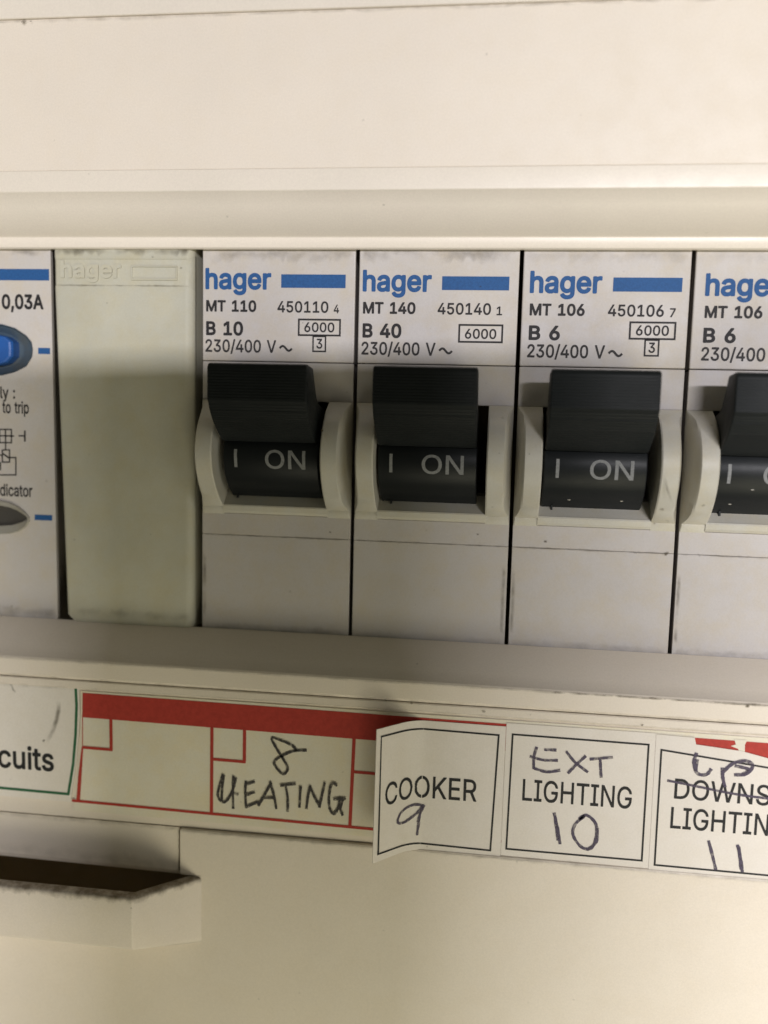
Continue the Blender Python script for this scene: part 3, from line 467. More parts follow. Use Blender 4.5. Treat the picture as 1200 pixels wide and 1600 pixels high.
bm = bmesh.new(); prism(bm, prof, -74, -1.12)
for v in bm.verts: v.co.z -= max(0, (v.co.x + 24) * .03) if v.co.z < -55 else 0
obj('latch_plate', bm, M['cream'], unit)
# finger pull: a hollow lip that stands out from the panel, open at the top
def pull_ring(xr, yf, y0, z, xi=-71.5):
    """U-shaped line in plan: panel, front corner, front, far corner, panel"""
    return [(xr, y0, z), (xr - (y0 - yf) * 1.08, yf, z), (xi + (y0 - yf) * 1.08, yf, z), (xi, y0, z)]
bm = bmesh.new()
A = pull_ring(1.75, -10.5, -4.9, -66.4); B = pull_ring(1.75, -10.55, -4.9, -58.75)
for ring in (A,):
    ring[1] = (ring[1][0], -10.35, -64.9); ring[2] = (ring[2][0], -10.35, -64.9)
A2 = [(p[0] + (-.0 if k in (0, 3) else 0), p[1] - (.25 if k in (1, 2) else 0), p[2] + .45) for k, p in enumerate(A)]
B1 = [(p[0], p[1], p[2] - .25) for p in B]
B2 = [(p[0] - (.16 if k < 2 else -.16), p[1] + (.18 if k in (1, 2) else 0), p[2]) for k, p in enumerate(B)]
Ci = pull_ring(.10, -9.25, -4.9, -58.72, -70.0)
C1 = [(p[0], p[1], p[2]) for p in Ci]; C2 = [(p[0], p[1], p[2] - .3) for p in pull_ring(-.05, -9.1, -4.9, -58.75, -69.8)]
D = [(p[0], p[1], -64.2) for p in C2]
base = [(1.75, -4.9, -66.7), (1.75 - 5, -4.9, -66.7), (-66, -4.9, -66.7), (-71.5, -4.9, -66.7)]
R = [[bm.verts.new(p) for p in r] for r in (base, A, A2, B1, B2, C1, C2, D)]
for P_, Q_ in zip(R, R[1:]):
    for i in range(3): bm.faces.new((P_[i], P_[i+1], Q_[i+1], Q_[i]))
bmesh.ops.recalc_face_normals(bm, faces=bm.faces[:])
fp = obj('finger_pull', bm, M['cream_pull'], unit, True)
bv = fp.modifiers.new('bevel', 'BEVEL'); bv.width = .0008; bv.segments = 4; bv.limit_method = 'ANGLE'; bv.angle_limit = math.radians(30)
e = fp.modifiers.new('split', 'EDGE_SPLIT'); e.split_angle = math.radians(30)
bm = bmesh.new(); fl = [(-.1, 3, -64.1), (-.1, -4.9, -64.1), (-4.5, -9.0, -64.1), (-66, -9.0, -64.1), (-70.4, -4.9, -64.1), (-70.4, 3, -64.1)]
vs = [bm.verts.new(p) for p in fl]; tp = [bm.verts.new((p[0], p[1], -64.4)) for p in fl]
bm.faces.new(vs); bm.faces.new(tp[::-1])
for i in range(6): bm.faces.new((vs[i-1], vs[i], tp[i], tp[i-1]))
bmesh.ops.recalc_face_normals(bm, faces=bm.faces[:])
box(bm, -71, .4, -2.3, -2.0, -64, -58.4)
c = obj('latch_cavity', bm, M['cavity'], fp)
# dirt and soft dark lines along edges and ledges
def edge(bm, x0, x1, z, y, wd, peak=.5, n=60, wave=.06):
    soft_ribbon(bm, [(x0 + (x1-x0)*k/n, z + random.uniform(-wave, wave)) for k in range(n+1)], [wd * random.uniform(.6, 1.4) for k in range(n+1)], y, peak)
bm = bmesh.new()
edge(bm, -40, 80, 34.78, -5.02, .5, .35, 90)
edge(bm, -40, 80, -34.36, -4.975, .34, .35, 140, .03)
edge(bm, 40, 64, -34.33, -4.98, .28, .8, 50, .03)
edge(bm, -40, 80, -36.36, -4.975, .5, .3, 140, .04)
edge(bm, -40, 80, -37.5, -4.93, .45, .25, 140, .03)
edge(bm, -.9, 80, -53.3, -5.02, .6, .35, 120, .05)  # soft dark line along the top edge of the lower panel
edge(bm, -40, -1.2, -53.25, -4.75, .7, .4, 60, .05)
edge(bm, -40, -1.2, -57.6, -4.75, 1.8, .22, 60, .1)
soft_ribbon(bm, [(-1.1, -53.2 - .25 * k) for k in range(22)], .4, -4.76, .7)
soft_ribbon(bm, [(1.7, -58.7), (1.2, -58.75), (.5, -58.8), (-.6, -58.9)], .5, -5.02, 1.0)
for x, z, r in ((-17.7, 34.6, .28), (-16.9, 34.6, .12), (49.6, -37.25, .16), (25.2, -36.5, .18), (22.4, -36.4, .16), (33, -36.9, .2), (38, -36.9, .15), (60, -34.5, .2), (-18, -61, .1)):
    speck(bm, x, z, r, -5.32 if z > 30 else -5.05)
put(obj('edge_grime_and_lines', bm, M['grime_and_strips'], unit), kind='stuff')
# ------------------------------------------------------------------ circuit breakers
W, PITCH = 17.28, 17.7
def drum_y(z):
    P_ = [(-8.9, -2.68), (-9.5, -2.93), (-10.3, -3.05), (-11.1, -2.95), (-11.9, -2.72), (-12.7, -2.35), (-13.4, -1.85), (-14.1, -1.1), (-14.7, -.2)]
    for (a, ya), (b, yb) in zip(P_, P_[1:]):
        if b <= z <= a: return ya + (yb - ya) * (z - a) / (b - a)
    return P_[0][1]
DZ = [-8.9, -9.5, -10.3, -11.1, -11.9, -12.7, -13.4, -14.1, -14.7]
def bulge(z):
    t = (z + 4.3) / (-16.4 + 4.3)
    t = min(1, max(0, t))
    return .30 * t + 4.85 * (math.sin(math.pi * (t ** .92)) ** .75) * min(1, .15 + t * 14)
def guard_bm(side):
    bm = bmesh.new(); rings = []
    zs = [-4.31, -4.45] + [-4.6 - 11.8 * k / 18 for k in range(1, 19)] + [-16.7, -17.12, -17.3]
    for i, z in enumerate(zs):
        h = bulge(z) if z > -16.5 else max(.02, .45 - (abs(z) - 16.4) * .48)
        if i == 0: h = .02
        cx = .08 + .68 * min(1, h / 2.2)
        p = [(.0, .05), (cx * .45, -h * .46), (cx * .9, -h * .93), (cx + .12, -h), (2.52, -h), (2.66, -h + .14 * min(1, h)), (2.72, 3.0), (.5, 3.0), (.5, .5), (.0, .45)]
        if side: p = [(W - a, b) for a, b in p]
        rings.append([(a, b, z) for a, b in p])
    loft(bm, rings, True)
    pass
    bm.verts.ensure_lookup_table()
    bm.faces.new([bm.verts[k] for k in range(10)])
    bmesh.ops.recalc_face_normals(bm, faces=bm.faces[:])
    return bm
def make_breaker():
    t = thing('circuit_breaker', (0, 0, -33), '', 'circuit breaker', 'circuit breakers in the row')
    def part(name, bm, mat, par=None, smooth=False):
        if par is None:
            for v in bm.verts: v.co.z += 33
        else:
            for v in bm.verts: v.co.z += 33
        o = obj(name, bm, mat, t if par is None else par, smooth)
        return o
    bm = bmesh.new(); box(bm, 0, W, 0, .5, .04, 14.0, .14, 3); box(bm, .5, W - .5, .4, 9, .1, 14.0)
    part('marking_plate', bm, M['plate'])
    bm = bmesh.new()
    box(bm, 0, W, .05, .5, -4.32, -.04, .10); box(bm, .5, W - .5, .45, 9, -4.3, -.1)
    box(bm, .5, 2.6, .5, 11, -17.2, -4.25); box(bm, W - 2.6, W - .5, .5, 11, -17.2, -4.25)
    box(bm, 0, W, 0.0, .5, -19.69, -17.22, .05); box(bm, .5, W - .5, .45, 9, -19.69, -17.22)
    part('housing', bm, M['grey'])
    bm = bmesh.new(); box(bm, 0, W, -.03, .5, -34, -19.71, .06); box(bm, .5, W - .5, .45, 9, -34, -19.71)
    part('lower_cover', bm, M['grey'])
    prof = [(4, -14.2), (1.4, -14.35), (-.30, -16.02), (-.45, -16.14), (-.5, -16.3), (-.40, -16.85), (-.2, -17.12), (.02, -17.2), (4, -17.2)]
    bm = bmesh.new(); prism(bm, prof, 2.6, W - 2.6)
    part('pocket_sill', bm, M['guard'])
    bm = bmesh.new(); box(bm, 2.6, W - 2.6, 8, 9, -17, -4)
    part('pocket_back', bm, M['dark'])
    for s in (0, 1):
        g = part('side_guard', guard_bm(s), M['guard'])
        for p in g.data.polygons: p.use_smooth = True
        e = g.modifiers.new('split', 'EDGE_SPLIT'); e.split_angle = math.radians(32)
    # toggle: ribbed lever above, drum with the writing below
    prof = [(-5.7, -.85), (-8.2, -.60), (-8.55, -.72), (-8.72, -1.0)]
    z = -1.15
    while z > -4.3:                                                     # fine grip ribs
        prof += [(-8.76, z), (-8.76, z - .14), (-8.72, z - .18), (-8.72, z - .26)]; z -= .30
    ramp = [(-8.55, -4.6), (-8.0, -5.5), (-7.1, -6.5), (-6.0, -7.35), (-4.9, -8.1), (-4.1, -8.55)]
    for (y0, z0), (y1, z1) in zip(ramp, ramp[1:]):
        nn = max(1, int(math.hypot(y1-y0, z1-z0) / .28))
        for k in range(nn):
            f = k / nn; y_, z_ = y0 + (y1-y0)*f, z0 + (z1-z0)*f
            prof += [(y_ - .018, z_), (y_ + (y1-y0)/nn*.6 - .018, z_ + (z1-z0)/nn*.6), (y_ + (y1-y0)/nn*.75 + .018, z_ + (z1-z0)/nn*.75)]
    prof += [(-4.0, -8.62), (-3.6, -8.80), (-3.1, -8.84), (-1.0, -8.84), (1.0, -8.3), (1.0, -5.2), (-2.6, -4.45), (-3.6, -3.9), (-4.4, -2.8)]
    bm = bmesh.new(); prism(bm, prof, 3.05, 13.75, .22, .22, 3)
    for v in bm.verts:                                                  # the lever is a touch narrower than the drum
        v.co.x = 8.35 + (v.co.x - 8.35) * .985
    tg = part('toggle', bm, M['black'], None, True)
    e = tg.modifiers.new('split', 'EDGE_SPLIT'); e.split_angle = math.radians(28)
    prof = [(-.6, -8.5), (-2.3, -8.72)] + [(drum_y(q), q) for q in DZ] + [(.6, -15.2), (4.5, -15.2), (4.5, -8.5)]
    bm = bmesh.new(); prism(bm, prof, 3.05, 13.75, .22, .22, 3)
    e = part('drum', bm, M['drum'], tg, True).modifiers.new('split', 'EDGE_SPLIT'); e.split_angle = math.radians(28)
    bm = bmesh.new()
    rect(bm, 4.34, 4.68, -11.72, -9.70, 0)
    text(bm, 'ON', 7.85, -11.72, 2.0, 12.35, 0, 'L')
    slice_bm(bm, 2, DZ[1:7])
    for v in bm.verts: v.co.y = drum_y(v.co.z) - .035
    face_out(bm)
    part('switch_lettering', bm, M['on'], tg, True)
    return t
def copy_tree(o, parent=None):
    c = o.copy(); COL.objects.link(c)
    if parent: c.parent = parent
    for ch in [k for k in o.children]: copy_tree(ch, c)
    return c
proto = make_breaker()
UP = 33                                                                 # the breakers' own origin is at their foot
def line(t, name, s, x0, z0, cap, x1, mat, wt='R', track=0):
    bm = bmesh.new(); text(bm, s, x0, z0 + UP, cap, x1, -.03, wt, track)
    return obj(name, bm, mat, t)
def tilde(bm, x0, x1, z, h, wd):
    ribbon(bm, [(x0 + (x1-x0)*k/14, z + h * math.sin(2*math.pi*k/14) ) for k in range(15)], wd, -.03)
SPEC = [
 dict(code='MT 110', num='450110', chk='4', rate='B 10', rx=4.70, dx=0, dh=0, cls=True, box=(11.05, 15.68, 2.98, 4.68),
      label='white circuit breaker rated B 10, next to the blank plate, above HEATING'),
 dict(code='MT 140', num='450140', chk='1', rate='B 40', rx=4.72, dx=.08, dh=-.12, cls=False, box=(11.1, 15.72, 2.5, 4.3),
      label='white circuit breaker rated B 40, without the small boxed 3, above COOKER'),
 dict(code='MT 106', num='450106', chk='7', rate='B 6', rx=3.72, dx=.42, dh=-.15, cls=True, box=(11.4, 16.02, 3.08, 4.78),
      label='white circuit breaker rated B 6 and shown whole, second from the right'),
 dict(code='MT 106', num='450106', chk='7', rate='B 6', rx=3.70, dx=.78, dh=-.32, cls=True, box=(11.7, 16.3, 3.0, 4.7),
      label='rightmost white circuit breaker rated B 6, cut off by the edge, with a chipped guard')]
trees = [proto] + [copy_tree(proto) for k in range(3)]
for i, (t, sp) in enumerate(zip(trees, SPEC)):
    t.location = Vector((i * PITCH, 0, -33)) * MM
    t['label'] = sp['label']
    [c for c in t.children if c.name.startswith('toggle')][0].location.x += (.30, -.15, -.15, -.45)[i] * MM      # each toggle sits a little differently
    dx, dh = sp['dx'], sp['dh']
    line(t, 'logo_lettering', 'hager', .33 + dx, 7.98 + dh, 2.12, 7.88 + dx, M['blue'], 'H')
    bm = bmesh.new(); rect(bm, 9.0 + dx, 16.22 + dx * .6, 8.10 + dh + UP, 9.55 + dh + UP, -.03)
    obj('logo_bar', bm, M['blue'], t)
    line(t, 'type_marking', sp['code'], .42 + dx, 5.50 + dh * .4, 1.14, 6.2 + dx, M['print'], 'B')
    line(t, 'reference_number', sp['num'], 8.6 + dx, 5.46 + dh * .3, 1.16, 14.35 + dx, M['print'])
    line(t, 'check_digit', sp['chk'], 14.95 + dx, 5.42 + dh * .3, .88, 15.55 + dx, M['print'])
    line(t, 'rating_marking', sp['rate'], .42 + dx, 2.90 + dh * .2, 1.40, sp['rx'] + dx, M['print'], 'B')
    bm = bmesh.new(); text(bm, '230/400 V', .34 + dx, 1.02 + UP + dh * .2, 1.32, 8.5 + dx, -.03)
    tilde(bm, 8.9 + dx, 10.3 + dx, 1.5 + UP, .26, .24)
    obj('voltage_marking', bm, M['print2'], t)
    x0, x1, z0, z1 = sp['box']
    bm = bmesh.new(); frame(bm, x0, x1, z0 + UP, z1 + UP, .20, -.03)
    text(bm, '6000', x0 + .62, z0 + .37 + UP, 1.0, x1 - .62, -.03)
    if sp['cls']:
        a = (x0 + x1) / 2 - .68
        frame(bm, a, a + 1.4, z0 - 1.75 + UP, z0 - .12 + UP, .17, -.03)
        text(bm, '3', a + .38, z0 - 1.42 + UP, 1.02, a + 1.05, -.03)
    obj('capacity_marking', bm, M['print'], t)
    # dark strip under the lip, dirt along the seams and small specks
    bm = bmesh.new()
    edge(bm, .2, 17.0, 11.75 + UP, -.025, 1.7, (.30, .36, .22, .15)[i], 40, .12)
    edge(bm, .2, 17.0, -19.72 + UP, -.05, .30, .5, 40, .03)
    edge(bm, .2, 17.0, -30.5 + UP, -.05, 1.0, (.35, .15, .22, .3)[i], 40, .1)
    soft_ribbon(bm, [(.3 if i != 1 else 16.9, -22 - .5 * k + UP) for k in range(16)], .5, -.05, .6)
    for (x, z, r) in ([(15.0, -18.9, .13), (11.5, 4.3, .06)], [(13.9, -18.5, .15), (14.2, -1.9, .1), (16.0, -1.7, .08), (13.2, 8.4, .1)], [(3.6, -18.95, .2), (12.0, -19.7, .3), (13.2, -19.75, .2), (16.5, -19.7, .3)], [(2.2, -19.75, .25)])[i]:
        speck(bm, x, z + UP, r, -.06)
    put(obj('grime_and_strips', bm, M['grime_and_strips'], t), kind='stuff')
    bm = bmesh.new()
    for (x, z, r) in ([(14.7, -7.4, .18)], [(16.1, -5.6, .2), (15.9, -9.2, .12)], [(1.3, -9.2, .1), (15.3, -14.6, .3), (16.2, -16.0, .25)], [(1.6, -14.0, .2)])[i]:
        speck(bm, x, z + UP, r, -bulge(z) - .05)
    if i == 3: soft_ribbon(bm, [(.1, -16.5 + UP), (.5, -16.75 + UP), (.8, -17.05 + UP), (1.1, -17.5 + UP)], .35, -.55, 1.6)
    if i == 2: soft_ribbon(bm, [(15.0, -11.0 + UP), (15.3, -12.4 + UP), (15.8, -13.6 + UP), (16.2, -14.4 + UP)], .4, -5.1, .7)
    put(obj('guard_grime', bm, M['grime_and_strips'], t), kind='stuff')

# dust caught on the toggles of the two breakers on the right, hair in the pocket corners
for t, sp in ((trees[2], [(6.0, -14.15), (11.5, -14.1)]), (trees[3], [(7.0, -12.3), (5.2, -14.0)])):
    tg = [c for c in t.children if c.name.startswith('toggle')][0]
    bm = bmesh.new()
    for x, z in sp:
        r = bmesh.ops.create_icosphere(bm, subdivisions=1, radius=.13)
        for v in r['verts']: v.co = Vector((x + v.co.x * 1.6, drum_y(z) + v.co.y * .5, z + UP + v.co.z * .7)) + Vector((random.uniform(-.03, .03), 0, random.uniform(-.03, .03)))
    put(obj('dust_fleck', bm, M['ring'], tg), kind='stuff')
for t in trees:
    bm = bmesh.new(); x = 4.0
    box(bm, x, x + .2, .15, .7, -15.45 + UP, -14.4 + UP)
    obj('pocket_notch', bm, M['black'], t)

# ------------------------------------------------------------------ blank plate
blank = thing('blank_module', (0, 0, -30.3), 'plain greenish blanking plate with embossed lettering at its top', 'blanking plate')
prof = [(7, -31.4), (.2, -31.3), (-.25, -31.0), (-.42, -30.6), (-.5, -30.0), (-.5, 8.05), (-.46, 8.15), (-.40, 8.22), (-.40, 11.0), (-.46, 11.08), (-.5, 11.15), (-.5, 11.9), (-.42, 12.5), (-.1, 13.2), (7, 13.6)]
bm = bmesh.new(); prism(bm, prof, -17.35, -.95, .45, 1.0, 6)
for v in bm.verts:
    v.co.z += 30.3
    if v.co.z < 2.0 and v.co.x < -14: v.co.x += (2.0 - v.co.z) ** 2 * .22      # rounded lower left corner
    if v.co.x < -14: v.co.x += max(0, (25 - v.co.z)) * .012
o = obj('body', bm, M['sage'], blank, True)
e = o.modifiers.new('split', 'EDGE_SPLIT'); e.split_angle = math.radians(35)
bm = bmesh.new(); text(bm, 'hager', -16.5, 9.05 + 30.3, 1.75, -9.3, -.30, 'H'); solidify(bm, .27)
obj('embossed_lettering', bm, M['sage'], blank)
bm = bmesh.new()
for x0, x1, z0, z1 in ((-8.15, -2.75, 8.75, 8.97), (-8.15, -2.75, 10.2, 10.36), (-8.15, -7.97, 8.97, 10.2), (-2.93, -2.75, 8.97, 10.2)):
    box(bm, x0, x1, -.57, -.2, z0 + 30.3, z1 + 30.3, .04, 1)
obj('embossed_frame', bm, M['sage'], blank)
bm = bmesh.new()
edge(bm, -17.1, -1.3, 12.1 + 30.3, -.56, 1.2, .8, 40, .12)  # dark strip across the top of the plate
edge(bm, -17.1, -1.3, -29.6 + 30.3, -.56, 1.2, .3, 40, .12)
edge(bm, -17.0, -1.9, 8.15 + 30.3, -.53, .25, .5, 40, .02)
for x, z, r in ((-5.6, 11.3, .15), (-8.0, 2.2, .1), (-2.3, 10.1, .16), (-12, -12, .08), (-6, -20, .06), (-11, 6.2, .12)): speck(bm, x, z + 30.3, r, -.56)
put(obj('grime_and_strips', bm, M['grime_and_strips'], blank), kind='stuff')

# ------------------------------------------------------------------ residual current device at the left edge
rcd = thing('residual_current_device', (0, 0, -31), 'white trip device with blue test button, cut off by the left edge', 'trip switch')
U2 = 31
cxb = -26.2
hexr = [(-24, 3.74), (-22.44, 3.33), (-21.05, 2.48), (-20.44, 1.76), (-20.30, .95), (-20.4, .09), (-21.13, -1.02), (-22.56, -1.72), (-24.15, -2.12)]
hexa = hexr + [(2*cxb - a, b) for a, b in hexr[::-1]]
inr = [(-24.4, 2.55), (-23.3, 2.3), (-22.55, 1.75), (-22.5, .85), (-22.55, .05), (-23.3, -.65), (-24.4, -.95)]
inh = inr + [(2*cxb - a, b) for a, b in inr[::-1]]
ovr = [(-24.9, -16.75), (-23.6, -16.95), (-22.6, -17.35), (-21.6, -18.1), (-21.1, -18.75), (-21.1, -19.15), (-21.6, -19.85), (-22.5, -20.4), (-23.6, -20.7), (-25, -20.82)]
ova = ovr + [(2*cxb - a, b) for a, b in ovr[::-1]]
ivr = [(-24.9, -17.45), (-23.8, -17.6), (-22.85, -17.92), (-22.0, -18.4), (-21.64, -18.7), (-21.6, -18.82), (-21.75, -18.97), (-22.4, -19.3), (-23.5, -19.65), (-25, -19.8)]
iva = ivr + [(2*cxb - a, b) for a, b in ivr[::-1]]
up2 = lambda p: [(a, b + U2) for a, b in p]
bm = bmesh.new(); plate(bm, up2([(-88, -33), (-17.85, -33), (-17.95, 13.8), (-88, 13.8)]), [up2(hexa), up2(ova)], 0, .5)
o = obj('body', bm, M['plate'], rcd)
bm = bmesh.new(); box(bm, -88, -18.9, 1.6, 11, -33 + U2, 13.8 + U2)
obj('case', bm, M['grey'], rcd)
def ring3(p, y): return [(a, y, b) for a, b in p]
def shrink(p, k, c):
    return [(c[0] + (a - c[0]) * k, c[1] + (b - c[1]) * k) for a, b in p]
bm = bmesh.new()
cb = (cxb, .8 + U2)
H = up2(hexa)
loft(bm, [ring3(H, -.12), ring3(shrink(H, .985, cb), -.12), ring3(shrink(H, .93, cb), .35), ring3(shrink(H, .72, cb), .9), ring3(shrink(H, .4, cb), 1.1)], True)
bmesh.ops.recalc_face_normals(bm, faces=bm.faces[:])
bz = obj('button_recess', bm, M['dish'], rcd, False)
bm = bmesh.new(); I = up2(inh)
loft(bm, [ring3(I, 1.2), ring3(I, -.35), ring3(shrink(I, .96, cb), -.62), ring3(shrink(I, .9, cb), -.68)], True)
obj('test_button', bm, M['button'], rcd, False)
bm = bmesh.new(); H = up2(ova); co = (cxb, -18.8 + U2)
loft(bm, [ring3(H, .3), ring3(H, -.22), ring3(shrink(H, .97, co), -.3), ring3(shrink(up2(iva), 1.06, co), -.05), ring3(up2(iva), .2)])
rg = obj('indicator_rim', bm, M['ring'], rcd)
bm = bmesh.new(); loft(bm, [ring3(shrink(up2(iva), 1.02, co), .15), ring3(shrink(up2(iva), .7, co), .3)], True)
obj('indicator_window', bm, M['lens'], rcd)
bm = bmesh.new(); rect(bm, -60, -18.15, 8.72 + U2, 10.0 + U2, -.03); obj('logo_bar', bm, M['blue'], rcd)
bm = bmesh.new(); rect(bm, -19.65, -18.2, .42 + U2, 1.12 + U2, -.03); obj('position_mark', bm, M['blue'], rcd)
bm = bmesh.new(); rect(bm, -20.5, -18.3, -18.95 + U2, -18.3 + U2, -.03); obj('position_mark', bm, M['blue'], rcd)
bm = bmesh.new(); text(bm, '0,03A', -24.0, 5.55 + U2, 1.52, -18.9, -.03, 'B'); obj('current_marking', bm, M['print'], rcd)
bm = bmesh.new(); text(bm, 'ly :', -24.45, -4.75 + U2, 1.32, -22.62, -.03); obj('test_note', bm, M['print2'], rcd)
bm = bmesh.new(); text(bm, 'to trip', -24.25, -6.45 + U2, 1.32, -20.95, -.03); obj('trip_note', bm, M['print2'], rcd)
bm = bmesh.new(); text(bm, 'dicator', -24.8, -16.2 + U2, 1.34, -20.72, -.03); obj('indicator_note', bm, M['print2'], rcd)
bm = bmesh.new()
def sl(pts, wd=.16): ribbon(bm, [(a, b + U2) for a, b in pts], wd, -.03)
sl([(-24.65, -8.4), (-23.18, -8.38), (-23.2, -9.92), (-24.7, -9.95), (-24.65, -8.4)]); sl([(-24.7, -9.15), (-22.85, -9.12)]); sl([(-23.92, -8.4), (-23.96, -10.8)])
sl([(-22.3, -9.09), (-21.5, -9.07)]); sl([(-21.5, -8.45), (-21.53, -9.75)], .2)
sl([(-24.38, -10.8), (-23.47, -10.77), (-23.5, -12.2), (-24.4, -12.24), (-24.38, -10.8)]); sl([(-24.38, -11.2), (-23.5, -11.75)], .2)
sl([(-23.45, -11.67), (-22.7, -11.65), (-22.74, -13.7), (-25.5, -13.78)]); sl([(-24.66, -12.25), (-24.7, -13.2)], .2); sl([(-25.2, -11.3), (-24.4, -11.45)])
obj('circuit_symbol', bm, M['print2'], rcd)
bm = bmesh.new()
edge(bm, -45, -18.3, 12.0 + U2, -.03, 1.1, .5, 40, .1)  # darker towards the top edge of the device
edge(bm, -45, -18.0, -30.2 + U2, -.03, 1.4, .5, 40, .1)
put(obj('grime_and_strips', bm, M['grime_and_strips'], rcd), kind='stuff')

# ------------------------------------------------------------------ paper labels in the channel
YL = -4.66
def sheet(bm, outline, y, th=.09):
    vs = [bm.verts.new((a, y, b)) for a, b in outline]
    f = bm.faces.new(vs); bm.normal_update()
    if f.normal.y > 0: f.normal_flip()
    r = bmesh.ops.extrude_face_region(bm, geom=[f])
    for e in r['geom']:
        if isinstance(e, bmesh.types.BMVert): e.co.y -= th
    bmesh.ops.recalc_face_normals(bm, faces=bm.faces[:])
def strokes(bm, lines, wd, y, jit=.14, k=6):
    for i, ln in enumerate(lines):
        p = smooth_path(ln, k) if len(ln) > 2 else [(ln[0][0] + (ln[1][0]-ln[0][0])*q/6, ln[0][1] + (ln[1][1]-ln[0][1])*q/6) for q in range(7)]
        ribbon(bm, p, [wd * random.uniform(1-jit, 1+jit) for q in p], y - .003 * i)

strip = thing('circuit_strip', (-13, YL, -52.2), 'long paper strip with red band and boxed cells, HEATING written on it', 'label strip')
def at0(bm, t):
    for v in bm.verts: v.co -= t.location / MM
    return bm
bm = bmesh.new(); sheet(bm, [(-13.95, -52.1), (120, -52.75), (120, -37.95), (-12.75, -37.75), (-12.9, -44.4), (-13.7, -51.0)], YL)
obj('paper', at0(bm, strip), M['paper2'], strip)
y1 = YL - .09 - .03
bm = bmesh.new()
bm.faces.new([bm.verts.new((a, y1, b)) for a, b in ((-12.52, -37.95), (70, -38.42), (70, -41.5), (-12.6, -40.85))]); face_out(bm)
obj('red_band', at0(bm, strip), M['red'], strip)
bm = bmesh.new(); yb = y1 - .012
ribbon(bm, [(-14.0, -50.93), (70, -51.9)], .32, yb)
ribbon(bm, [(-12.56, -40.5), (-12.62, -44.4)], .10, yb); ribbon(bm, [(-12.62, -44.4), (-13.0, -48), (-13.25, -50.9)], [.2, .42, .46], yb - .01)
for x0, x1, zt in ((-12.6, -9.15, -44.42), (2.78, 6.55, -44.66), (18.95, 22.6, -44.88)):
    ribbon(bm, [(x0, zt), (x1 + .17, zt - .03)], .34, yb - .004); ribbon(bm, [(x1, -40.7), (x1, zt)], .38, yb - .008)
ribbon(bm, [(2.78, -40.9), (2.74, -51.1)], .38, yb - .02); ribbon(bm, [(18.97, -41), (18.7, -51.3)], .38, yb - .02)
obj('cell_lines', at0(bm, strip), M['red'], strip)
bm = bmesh.new(); yb -= .05
strokes(bm, [[(12.6, -43.05), (11.9, -42.3), (9.8, -41.65), (10.1, -42.6), (11.2, -44.3), (11.55, -45.1), (11.1, -45.75), (10.45, -45.3), (10.0, -44.5), (10.7, -43.75), (12.2, -43.0), (13.7, -42.8)]], .30, yb)
obj('handwritten_eight', at0(bm, strip), M['pen'], strip)
bm = bmesh.new()
strokes(bm, [[(4.1, -46.3), (3.75, -47.5), (3.5, -49.0), (4.3, -49.6), (5.2, -48.2), (5.6, -46.6)], [(4.2, -46.4), (4.0, -48), (3.95, -49.5)], [(5.3, -46.4), (5.25, -48.2), (5.3, -50.3)], [(5.0, -48.3), (5.9, -48.6)], 
             [(6.75, -46.9), (6.7, -48.4), (6.8, -50.1)], [(6.7, -47.3), (7.8, -46.9)], [(6.7, -48.6), (7.8, -48.1)], [(6.9, -49.9), (8.3, -49.2)],
             [(8.2, -49.7), (9.0, -48.2), (9.7, -46.8)], [(9.5, -46.7), (10.0, -48.3), (10.3, -49.9)], [(8.7, -48.7), (10.1, -48.6)],
             [(10.7, -47.1), (12.5, -46.75)], [(11.35, -47.1), (11.6, -48.6), (11.6, -50.1)], [(13.05, -47.0), (12.95, -49.5)],
             [(13.75, -49.6), (13.9, -48.2), (14.15, -46.8)], [(14.1, -46.9), (14.7, -48.2), (15.3, -49.2)], [(15.2, -49.3), (15.5, -47.8), (15.8, -46.3)],
             [(17.2, -46.6), (16.6, -46.4), (16.3, -47.8), (16.4, -49.3), (16.9, -49.9), (17.4, -49.0), (17.5, -47.9)], [(16.8, -48.2), (18.2, -48.0)], [(17.9, -48.1), (17.6, -49.2), (17.9, -50.0)]], .30, yb)
obj('handwritten_heating', at0(bm, strip), M['pen'], strip)

green = thing('green_bordered_label', (-60, YL, -50.6), 'white label ending in cuits with a thin green border, at the left edge', 'label')
yg = YL - .10
bm = bmesh.new(); sheet(bm, [(-60, -50.75), (-14.15, -51.1), (-13.35, -46), (-12.85, -41), (-12.9, -36.72), (-60, -36.6)], yg)
obj('paper', at0(bm, green), M['paper'], green)
bm = bmesh.new(); ygl = yg - .09 - .03
ribbon(bm, [(-59, -37.0), (-13.3, -37.02), (-13.22, -39.5), (-13.4, -43), (-13.75, -46.5), (-14.4, -50.15), (-59, -49.75)], .32, ygl)
obj('border', at0(bm, green), M['green'], green)
bm = bmesh.new(); text(bm, 'rcuits', -24.1, -47.5, 2.62, -16.1, ygl, 'R'); obj('lettering', at0(bm, green), M['label_print'], green)
bm = bmesh.new()
soft_ribbon(bm, [(-21.4, -37.2), (-21.1, -37.6), (-20.9, -38.1), (-20.6, -38.5)], .35, ygl, 1.3)
soft_ribbon(bm, [(-15.2, -39.0), (-15.4, -40.2), (-15.7, -41.4), (-16.2, -42.7), (-17.0, -44.0)], .7, ygl, .8)
speck(bm, -17.3, -43.9, .22, ygl); speck(bm, -23.2, -44.2, .15, ygl); speck(bm, -21.5, -49.0, .2, ygl, .5)
put(obj('scuff_marks', at0(bm, green), M['grime_and_strips'], green), kind='stuff')

